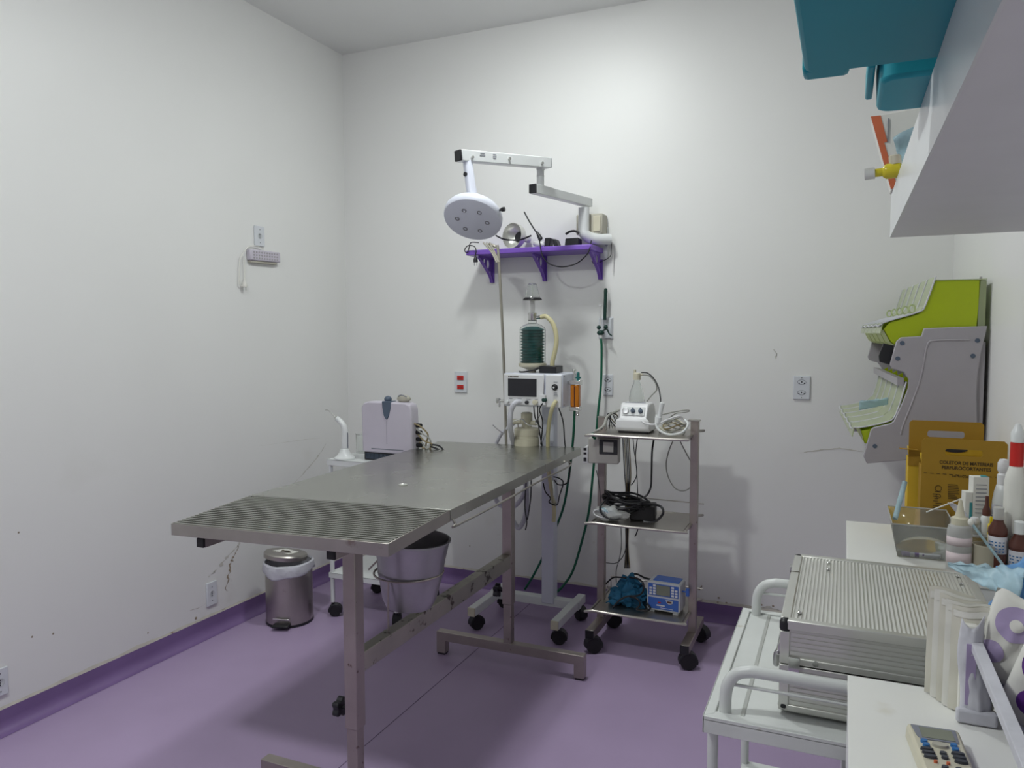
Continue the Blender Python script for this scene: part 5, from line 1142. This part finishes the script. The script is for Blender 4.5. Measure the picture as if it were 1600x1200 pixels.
# clear instrument tray
ty = thing('clear_tray', 'clear plastic tray holding tubes and instruments on stained worktop', 'tray', (.23, 2.50, WT))
x0, x1, y0, y1, zt = .152, .285, 2.37, 2.50, .956
outr = [(.132, 2.31), (x1+.003, 2.31), (x1+.003, 2.550), (.131, 2.550)]; innr = [(x0, y0), (x1-.008, y0), (x1-.008, y1), (x0, y1)]
b = B(); b.hexa([(x, y, WT+.003) for x, y in innr], [(x, y, WT+.0005) for x, y in innr]); obj('tray_floor', b, 'frost', ty)
b = B()
for i in range(4):
    a, c = outr[i], outr[(i+1) % 4]; a2_, c2__ = innr[i], innr[(i+1) % 4]; b._f([b._v((*a, zt)), b._v((*c, zt)), b._v((*c2__, WT+.001)), b._v((*a2_, WT+.001))])
obj('tray_wall', b, 'clear', ty, solid=.0016, ang=20)
b = B(); b.tube([(*p, zt) for p in outr], .0022, 6, 1, closed=True); obj('tray_rim', b, 'cloudy', ty)
st = thing('sample_tube', 'small plastic sample tube with purple marks lying in the clear tray', 'tube', (.20, 2.36, WT+.01))
b = B(); b.cyl((.185, 2.386, WT+.013), (.255, 2.382, WT+.013), .0075, seg=16); obj('tube_body', b, 'film', st)
b = B(); b.lathe((.186, 2.386, WT+.013), (-1, .05, 0), [(.0085, 0), (.0085, .014), (.007, .016)], 16); obj('tube_cap', b, 'lilacbag', st)
b = B(); b.cyl((.197, 2.3855, WT+.013), (.207, 2.385, WT+.013), .0078, seg=16); b.lim(.214, .218, 2.374, 2.3755, WT+.010, WT+.017); obj('tube_mark', b, 'violet', st)
for k, (lab, z_) in enumerate((('long steel forceps lying across the clear tray', .03), ('short steel clamp beside the forceps in the clear tray', .018))):
    b = B(); b.tube([(.16+.02*k, 2.46-.03*k, WT+z_+.03), (.21, 2.44-.02*k, WT+z_+.034), (.265, 2.445-.03*k, WT+z_+.03)], .0028, 8, 4); b.tube([(.16+.02*k, 2.45-.03*k, WT+z_+.03), (.21, 2.432-.02*k, WT+z_+.034), (.265, 2.445-.03*k, WT+z_+.03)], .0028, 8, 4)
    tag(obj('forceps', b, 'chrome'), lab, 'instrument')
def stick(p, q, r, m_, label, tip=None):
    t = thing('cotton_swab', label, 'swab', p); b = B(); b.cyl(p, q, r, seg=10); obj('swab_stick', b, m_, t)
    if tip: obj('cotton_tip', B().ball(q, r*2.2, 12, (1, 1, 1.3)), 'paper', t)
    return t
a = at(1453, 812, 'y', 2.44); c = at(1515, 786, 'y', 2.42); stick(V(a.x, 2.54, a.z), V(c.x, 2.50, c.z), .0022, 'paper', 'thin white stick resting slantwise on the rear rim of the clear tray')
a = at(1400, 805, 'y', 2.46); c = at(1420, 760, 'y', 2.46)
tag(obj('blue_tube', B().cyl((a.x, 2.50, a.z-.02), (c.x-.002, 2.585, c.z-.01), .0075, seg=12), 'bagpale'), 'pale blue tube leaning behind the clear tray by the ochre box', 'tube')

def bottle(name, label, cat, x, y, prof, m_, cap=None, capm='white', band=None, extra=None):
    t = thing(name, label, cat, (x, y, WT)); o = obj('bottle_body', B().lathe((x, y, WT+.0005), (0, 0, 1), prof, 32), m_, t)
    if cap: obj('bottle_cap', B().lathe((x, y, WT+cap[0]), (0, 0, 1), cap[1], 24), capm, t)
    if band:
        for (z0_, z1_, r_, mm) in band: obj('bottle_label', B().lathe((x, y, WT+z0_), (0, 0, 1), [(r_, 0), (r_, z1_-z0_)], 32, caps=False), mm, o, solid=.0004)
    return t
# squeeze bottle
bottle('squeeze_bottle', 'cloudy squeeze bottle with cream dropper cap in front of clear tray', 'bottle', .2875, 2.262, [(.026, 0), (.029, .005), (.029, .112), (.026, .126), (.018, .132), (.016, .134)], 'cloudy', (.130, [(.0205, 0), (.0205, .018), (.013, .021), (.009, .034), (.004, .064), (.001, .065)]), 'cream', [(.030, .060, .0293, 'pinkprint'), (.078, .100, .0293, 'pinkprint')])
bottle('clear_jar', 'wide translucent jar of beige contents right of the squeeze bottle', 'jar', .346, 2.262, [(.026, 0), (.028, .004), (.028, .078), (.029, .080), (.029, .084), (.026, .084), (.026, .006)], 'frost')
jr = thing('yellow_container', 'small bright yellow plastic container between jar and brown bottles', 'container', (.368, 2.31, WT)); b = B(); b.lim(.358, .384, 2.298, 2.318, WT+.001, WT+.128); b.lim(.360, .392, 2.300, 2.304, WT+.128, WT+.150); obj('container_body', b, 'yellow', jr, bev=.004)
cbx = thing('clear_box', 'low clear plastic box under the cartons and spray bottle', 'box', (.36, 2.40, WT))
b = B(); b.lim(.300, .430, 2.335, 2.465, WT+.0005, WT+.004); b.lim(.300, .302, 2.335, 2.465, WT+.004, WT+.082); b.lim(.428, .430, 2.335, 2.465, WT+.004, WT+.082); b.lim(.302, .428, 2.335, 2.337, WT+.004, WT+.082); b.lim(.302, .428, 2.463, 2.465, WT+.004, WT+.082); obj('box_wall', b, 'clear', cbx)
b = B(); b.lim(.297, .433, 2.332, 2.468, WT+.082, WT+.088); obj('box_lid', b, 'cloudy', cbx, bev=.002)
CZ = WT+.0885
def carton(x, y, w_, d_, h_, rz, label, marks, m_='paper', z=CZ):
    t = thing('medicine_carton', label, 'carton', (x, y, z), rz); Mx = fr((x, y, z), rz)
    b = B(Mx); b.lim(-w_/2, w_/2, -d_/2, d_/2, .0005, h_); o = obj('carton_body', b, m_, t, bev=.001)
    for (x0_, x1_, z0_, z1_, mm) in marks:
        b = B(Mx); b.lim(x0_, x1_, -d_/2-.0007, -d_/2+.0003, z0_, z1_); obj('carton_print', b, mm, o)
    return t
c3 = carton(.346, 2.395, .040, .030, .150, .25, 'tall white medicine carton with teal top standing before sharps box', [(-.013, .014, .128-.011*k, .1300-.011*k, 'greyink') for k in range(8)])
b = B(fr((.346, 2.395, CZ), .25)); b.prism([(-.002, -.014, .1505), (.019, -.014, .1505), (.019, .014, .1505), (.008, .014, .1505)], (0, 0, .0008)); obj('teal_top', b, 'tealprint', c3)
carton(.318, 2.388, .018, .03, .108, .2, 'slim white carton with teal stripe left of the taller carton', [(.002, .0085, .03, .08, 'tealprint'), (-.007, .004, .012, .026, 'blueprint')])
def bottle_on(name, label, cat, x, y, prof, m_, cap, capm, band=None):
    t = thing(name, label, cat, (x, y, CZ)); o = obj('bottle_body', B().lathe((x, y, CZ+.0005), (0, 0, 1), prof, 32), m_, t)
    obj('bottle_cap', B().lathe((x, y, CZ+cap[0]), (0, 0, 1), cap[1], 24), capm, t)
    for (z0_, z1_, r_, mm) in band or []: obj('bottle_label', B().lathe((x, y, CZ+z0_), (0, 0, 1), [(r_, 0), (r_, z1_-z0_)], 32, caps=False), mm, o, solid=.0004)
    return t
bottle_on('dropper_bottle', 'small white dropper bottle with brown neck in front of the cartons', 'bottle', .360, 2.352, [(.012, 0), (.0135, .003), (.0135, .045), (.010, .052)], 'white', (.050, [(.010, 0), (.010, .016), (.005, .03), (.004, .055)]), 'brown')
bottle_on('cream_ampoule', 'small cream ball-topped bottle left of the brown-necked dropper', 'bottle', .333, 2.350, [(.008, 0), (.009, .003), (.009, .018), (.006, .022)], 'cloudy', (.020, [(.006, 0), (.012, .008), (.013, .016), (.009, .025), (.002, .027)]), 'plastic')
bottle_on('spray_bottle', 'white spray bottle with blue band and ribbed nozzle by the jug', 'bottle', .402, 2.395, [(.022, 0), (.024, .004), (.024, .085), (.020, .112), (.015, .130), (.013, .132)], 'white', (.130, [(.0145, 0), (.0145, .028), (.012, .030), (.011, .034), (.0145, .040), (.0145, .060), (.010, .070), (.001, .072)]), 'plastic', [(.028, .046, .0244, 'blueprint'), (.050, .078, .0243, 'film')])
# big white jug with red label, at the frame edge
jg = thing('white_jug', 'large white plastic jug with a red label against the right wall', 'jug', (.412, 2.30, WT))
JX, JY = .4125, 2.292
b = B(); b.lathe((JX, JY, WT+.0005), (0, 0, 1), [(.023, 0), (.0255, .004), (.0255, .245), (.023, .262), (.016, .285), (.013, .29)], 30); obj('jug_body', b, 'cream' if False else 'paper', jg)
b = B(); b.lathe((JX, JY, WT+.288), (0, 0, 1), [(.0155, 0), (.0155, .060), (.012, .064)], 26); obj('red_band', b, 'red', jg)
b = B(); b.lathe((JX, JY, WT+.350), (0, 0, 1), [(.0155, 0), (.0155, .024), (.011, .032), (.006, .046), (.001, .048)], 26); obj('jug_cap', b, 'white', jg)
# brown bottles
for (x, y, h_, lab, cm) in ((.372, 2.258, .155, 'brown antiseptic bottle with blue-printed label, left one of two, grey cap', 'cloudy'), (.4165, 2.2475, .125, 'brown antiseptic bottle with white cap, at the right frame edge', 'white')):
    t_ = bottle('antiseptic_bottle', lab, 'bottle', x, y, [(.0185, 0), (.0210, .003), (.0210, h_-.040), (.0225, h_-.038), (.0215, h_-.026), (.012, h_-.008), (.012, h_)], 'brown', (h_-.002, [(.0125, 0), (.0125, .030), (.010, .032)]), cm, [(h_-.088, h_-.044, .0213, 'film')])
    b = B(); rnd = random.Random(int(x*1000))
    for k in range(4):
        for m_ in range(5):
            a = math.radians(-150+22*m_+rnd.uniform(-4, 4)); c_ = V(x+.0217*math.cos(a), y+.0217*math.sin(a), WT+h_-.082+.008*k); b.box(c_, (.0045, .0008, .0028), (0, 0, a+PI/2))
    obj('label_print', b, 'rawblue', t_)
# long swab and plastic spoon crossing in front
a = at(1517, 816, 'y', 2.215); c = at(1575, 893, 'y', 2.20); stick(V(c.x, 2.20, c.z), V(a.x, 2.215, a.z), .0034, 'bagpale', 'long pale swab stick slanting down across the jar and brown bottles', True)
b = B(); a = at(1481, 785, 'y', 2.32); c = at(1518, 832, 'y', 2.32)
b.sheet(lambda u, v: V(a.x, 2.32, a.z).lerp(V(c.x, 2.32, c.z), u)+V(.012*math.sin(PI*u)**.6*(v), -.01*v, .016*(v)*math.sin(PI*u)**.6), 12, 6); tag(obj('film_sachet', b, 'film', solid=.0015, ang=70), 'creased clear sachet poking up behind the squeeze bottle', 'sachet')

# ------------------------------------------------------------ wall organiser with lime bins
go = thing('bin_organiser', 'lilac-grey tiered organiser frame with shaped side panels on right wall', 'organiser', (.33, 3.35, 1.03))
OY0, OY1 = 2.92, 3.83
sil = [(1543, 509), (1443, 513), (1439, 525), (1407, 527), (1400, 533), (1390, 569), (1393, 576), (1411, 581), (1419, 592), (1418, 607), (1408, 632), (1396, 657), (1391, 661), (1364, 667), (1360, 671), (1348.5, 712), (1354, 723), (1419, 718), (1500, 722), (1527, 700), (1527, 653), (1526, 620), (1528, 585), (1534, 549)]
pts = [at(x, y, 'y', OY0) for x, y in sil]
for yy in (OY0, OY1-.012):
    b = B(); b.prism([(p.x, yy, p.z) for p in pts], (0, .012, 0)); sp_ = obj('side_panel', b, 'greyp', go, bev=.003)
    if yy == OY0:
        for (x, y) in ((1409, 536), (1402, 560), (1527, 532), (1520, 556), (1366.5, 696)): q_ = at(x, y, 'y', OY0); obj('screw_head', B().cyl((q_.x, OY0-.002, q_.z), (q_.x, OY0+.002, q_.z), .0075, seg=16), 'slate', sp_)
        P = [at(x, y, 'y', OY0-.001) for x, y in ((1515, 531), (1460, 532), (1449, 538), (1444, 560), (1438, 590), (1424, 630), (1410, 665), (1407, 678))]
        b = B(); b.tube([(p.x, OY0-.001, p.z) for p in P], .0028, 6, 3); obj('moulded_groove', b, 'greyp', sp_)
for (x0, z0, z1_) in ((.17, 1.30, 1.325), (.22, 1.225, 1.25), (.10, 1.055, 1.075)):
    obj('cross_rail', B().lim(x0, x0+.02, OY0+.013, OY1-.013, z0, z1_), 'greyp', go)
b = B(); b.lim(.405, .428, OY0+.013, OY1-.013, 1.10, 1.45); obj('back_plate', b, 'greyp', go)
b = B(); b.prism([(p.x, OY0+.02, p.z) for p in [at(x, y, 'y', OY0+.02) for x, y in ((1380, 536), (1395, 540), (1397, 571), (1388, 569), (1374, 565), (1373, 556))]], (0, .01, 0)); obj('black_hook', b, 'black', go, bev=.002)
b = B(); b.tube([(.424, OY0+.10, 1.69-.02), (.424, OY0+.10, 1.2)], .004, 6, 1); obj('back_rod', b, 'greyp', go)
# one lime bin with clear hinged front; profile in x (out of the wall) and z
def make_bin(row):
    if row == 0:
        sidepx = [(1533, 438), (1463, 437), (1455, 455), (1444, 482), (1436, 491), (1390, 504), (1380, 515), (1391, 535), (1400, 540), (1440, 530), (1525, 520)]
        lip = [(1378, 507), (1392, 502), (1436, 489), (1446, 478), (1462, 434)]
    else:
        sidepx = [(1430, 590), (1417, 598), (1412, 630), (1398, 655), (1385, 664), (1352, 671), (1345, 672), (1351, 692), (1362, 690), (1400, 670), (1440, 650)]
        lip = [(1334, 668), (1346, 668), (1385, 660), (1400, 648), (1416, 598)]
    q = [at(x, y, 'y', OY0+.016) for x, y in sidepx]; l_ = [at(x, y, 'y', OY0+.016) for x, y in lip]
    t = thing('lime_bin', 'x', 'bin', (.3, OY0+.016, 1.46 if row == 0 else 1.11), 0, 'lime bins in the top row' if row == 0 else 'lime bins in the lower row')
    WB = .162; y0_ = OY0+.016
    # hollow body: two side walls, floor/front, back
    b = B()
    for yy in (y0_, y0_+WB-.003): b.prism([(p.x, yy, p.z) for p in q], (0, .003, 0))
    low_ = [q[7], q[8], q[9], q[10]]
    for p, r_ in zip(low_, low_[1:]): b.hexa([(p.x, y0_, p.z+.003), (r_.x, y0_, r_.z+.003), (r_.x, y0_+WB, r_.z+.003), (p.x, y0_+WB, p.z+.003)], [(p.x, y0_, p.z), (r_.x, y0_, r_.z), (r_.x, y0_+WB, r_.z), (p.x, y0_+WB, p.z)])
    p, r_ = q[7], q[6]; b.hexa([(p.x, y0_, p.z), (r_.x, y0_, r_.z), (r_.x, y0_+WB, r_.z), (p.x, y0_+WB, p.z)], [(p.x+.003, y0_, p.z), (r_.x+.003, y0_, r_.z), (r_.x+.003, y0_+WB, r_.z), (p.x+.003, y0_+WB, p.z)])
    body = obj('bin_body', b, 'lime', t)
    b = B()
    for p, r_ in zip(l_, l_[1:]): b.hexa([(p.x, y0_-.004, p.z+.004), (r_.x, y0_-.004, r_.z+.004), (r_.x, y0_+WB+.002, r_.z+.004), (p.x, y0_+WB+.002, p.z+.004)], [(p.x, y0_-.004, p.z+.001), (r_.x, y0_-.004, r_.z+.001), (r_.x, y0_+WB+.002, r_.z+.001), (p.x, y0_+WB+.002, p.z+.001)])
    b.hexa([(l_[0].x, y0_-.004, l_[0].z+.004), (l_[0].x, y0_+WB, l_[0].z+.004), (l_[0].x-.006, y0_+WB, l_[0].z-.030), (l_[0].x-.006, y0_-.004, l_[0].z-.030)], [(l_[0].x+.003, y0_-.004, l_[0].z+.002), (l_[0].x+.003, y0_+WB, l_[0].z+.002), (l_[0].x-.003, y0_+WB, l_[0].z-.030), (l_[0].x-.003, y0_-.004, l_[0].z-.030)])
    if row == 0: b.lim(.275, .425, y0_-.004, y0_+WB+.002, q[0].z+.002, q[0].z+.005)
    ld_ = obj('clear_lid', b, 'limeclear', t)
    b = B()
    for yy in (y0_-.006, y0_+WB+.002): b.tube([(p.x-.001, yy, p.z+.004) for p in l_], .0028, 6, 3)
    b.tube([(l_[0].x-.004, y0_-.006, l_[0].z), (l_[0].x-.006, y0_+WB*.5, l_[0].z-.006), (l_[0].x-.004, y0_+WB+.002, l_[0].z)], .003, 6, 3); obj('lid_edge_highlight', b, 'film', ld_)  # whitish rims painted in as highlights along the lid edges
    if row == 0:
        b = B(); c0 = l_[2]; b.tube([(c0.x-.012+.010*math.cos(a), y0_+WB*.5, c0.z+.016+.014*math.sin(a)) for a in (2*PI*i/12 for i in range(12))], .003, 6, 1, closed=True); obj('lid_loop', b, 'limeclear', t)
        b = B(); b.lim(.404, .425, y0_, y0_+WB, 1.49, q[0].z); obj('rear_clear_part', b, 'limeclear', t)
    return t
ords = ['nearest', 'second nearest', 'third nearest', 'second farthest', 'farthest']
for row in (0, 1):
    p_ = make_bin(row)
    for k in range(5):
        o = p_ if k == 0 else copy_tree(p_)
        o.location.y = p_.location.y + .176*k if k else p_.location.y
        o['label'] = ('%s lime bin with clear lid in the top row of organiser' if row == 0 else '%s lime bin in the lower row of organiser') % ords[k]
# the organiser stands a few degrees off the wall line, bins included
PVT = Vector((.433, OY0, 0)); RZ = math.radians(3.0)
for o in [go]+[o_ for o_ in COL.objects if o_.parent is None and o_.name.startswith('lime_bin')]:
    d_ = o.location-PVT; o.location = PVT+Matrix.Rotation(RZ, 3, 'Z') @ d_; o.rotation_euler.z = RZ
msk = thing('blue_mask_packet', 'pale blue film packet lying in a lower lime bin', 'packet', (.09, 3.1, 1.19))
b = B(); 
def mf(u, v):
    a = at(1343, 627, 'y', 3.10); c = at(1388, 622, 'y', 3.05)
    return V(a.x, 3.10, a.z).lerp(V(c.x, 3.05, c.z), u)+V(0, .02*v, -.035*v*(1-.3*u)+.006*noise.noise(Vector((u*6, v*5, 3))))
b.sheet(mf, 14, 6); obj('packet_film', b, 'bagpale', msk, solid=.003, ang=70)

# ------------------------------------------------------------ wall-hung box shelf, bins and cartons above
wsx = .097
sh = thing('wall_shelf', 'thick white box shelf high on the right wall above the viewer', 'shelf', (.27, .8, 1.718))
obj('shelf_body', B().lim(wsx+.003, XR-.001, -1.0, 2.131, 1.717, 1.821), 'cupboard', sh)
obj('front_fascia', B().lim(wsx, wsx+.003, -1.0, 2.131, 1.717, 1.821), 'white', sh)
STZ = 1.8215
def tub(x0, x1, y0, y1, z0, z1, label, m_, lip=True):
    t = thing('storage_tub', label, 'storage tub', ((x0+x1)/2, (y0+y1)/2, z0)); tp = .006
    bot = rounded(x0, x1, y0, y1, .022, 0); bot = [(p[0], p[2]) for p in bot]; top = [(p[0], p[2]) for p in rounded(x0-tp, x1+tp*.3, y0-tp, y1+tp, .026, 0)]
    b = B(); b.hexa([(x, y, z1) for x, y in top], [(x, y, z0) for x, y in bot]); o = obj('tub_body', b, m_, t, bev=.006)
    if lip:
        b = B(); b.lim(x0+.005, x0+.055, y0-.004, y0+.01, z0-.006 if z0 > STZ+.001 else z0+.0, z0+.018); obj('foot_ridge', b, m_, o, bev=.003)
    b = B(); top2 = [(p[0], p[2]) for p in rounded(x0-tp-.012, x1+tp*.3, y0-tp-.012, y1+tp+.012, .03, 0)]; b.hexa([(x, y, z1+.02) for x, y in top2], [(x, y, z1) for x, y in top2]); obj('tub_lid', b, 'teallight', t, bev=.004)
    return t
tb1 = tub(-.057, .39, .60, 1.106, STZ, 2.06, 'large dark teal storage tub overhanging the white shelf edge, nearest', 'teal', False)
obj('foot_ridge', B().lim(-.060, -.003, 1.09, 1.132, STZ+.0005, STZ+.03), 'teal', tb1, bev=.006)
tb2 = tub(.036, .38, 1.165, 1.337, STZ, 2.02, 'smaller teal storage tub standing farther along white shelf', 'teallight', False)
obj('side_rim', B().lim(.020, .030, 1.17, 1.33, STZ+.02, STZ+.06), 'teallight', tb2, bev=.003)
oc = thing('orange_carton', 'white and orange medicine carton tilted at the far end of white shelf', 'carton', (.13, 1.75, STZ))
OM = fr((.040, 1.62, STZ+.001), .05)
P = [at(x, y, 'y', 1.72) for x, y in ((1359, 183), (1372, 180), (1380, 230), (1379, 232), (1397, 304), (1388, 305))]
b = B(); yb0 = 1.72
tl, tr, br_, bl_ = at(1362, 182, 'y', 2.04), at(1450, 165, 'y', 2.04), at(1470, 300, 'y', 2.04), at(1392, 304, 'y', 2.04)
def OP(x, y, Y=2.04): q_ = at(x, y, 'y', Y); return V(q_.x, Y, q_.z)
ztop = OP(1362, 182).z
quad = [V(OP(1362, 182).x, 2.04, ztop), V(.26, 2.04, ztop+.02), V(.30, 2.04, STZ), V(OP(1393, 304).x, 2.04, STZ)]
b.prism(quad, (0, .08, 0)); ocb = obj('carton_body', b, 'paper', oc, bev=.002)
b = B(); e0 = quad[0]; e1 = quad[3]; b.prism([e0+V(-.002, -.002, 0), e0+V(.019, -.002, 0), e0.lerp(e1, .36)+V(.018, -.002, 0), e0.lerp(e1, .37)+V(.011, -.002, 0), e0.lerp(e1, .98)+V(.013, -.002, 0), e1+V(-.002, -.002, 0)], (0, .003, 0)); obj('orange_edge', b, 'orange', ocb)
b = B(); b.lim(e0.x+.035, e0.x+.037, 2.036, 2.04, STZ+.11, STZ+.165); 
for k in range(4): b.lim(e0.x+.085-.008*k, e0.x+.125, 2.036, 2.0395, STZ+.055+.012*k, STZ+.0565+.012*k)
b.lim(e0.x+.095, e0.x+.125, 2.036, 2.0395, STZ+.040, STZ+.048); obj('carton_print', b, 'greyink', ocb)
fb = thing('film_packet', 'pale blue crinkled film packet beside the orange-edged carton on shelf', 'packet', (.16, 1.8, STZ))
b = B(); b.sheet(lambda u, v: V(.118+.10*u-.030*v*(1-u)+.006*noise.noise(Vector((u*5, v*5, 1))), 1.93+.014*noise.noise(Vector((u*4, v*6, 8))), STZ+.002+.165*v*(.55+.45*u)), 14, 14); obj('packet_film', b, 'bagpale', fb, solid=.003, ang=70)
vi = thing('yellow_vial', 'small clear vial of yellow liquid with a clear cap hanging past shelf edge', 'vial', (.09, 1.80, STZ))
v0, v1, v2 = OP(1402, 268, 1.90), OP(1382, 270, 1.90), OP(1357, 275, 1.90)
zz = STZ+.018
d_ = (v2-v0).normalized(); v0z = V(v0.x+.008, 1.90, STZ+.017); d_ = V(-1, 0, -.06).normalized()
b = B(); b.lathe(v0z, d_, [(.013, 0), (.0165, .004), (.0165, .030), (.012, .036), (.009, .038), (.009, .052), (.008, .053)], 24); obj('vial_body', b, 'liquid', vi)
b = B(); b.lathe(v0z+d_*.053, d_, [(.0125, 0), (.0125, .020), (.011, .021)], 24); obj('vial_cap', b, 'cloudy', vi)
b = B(); b.lathe(v0z+V(-.012, 0, .012), (-.1, 0, 1), [(.0125, 0), (.0125, .018), (.010, .020)], 24); obj('second_neck', b, 'frost', vi)
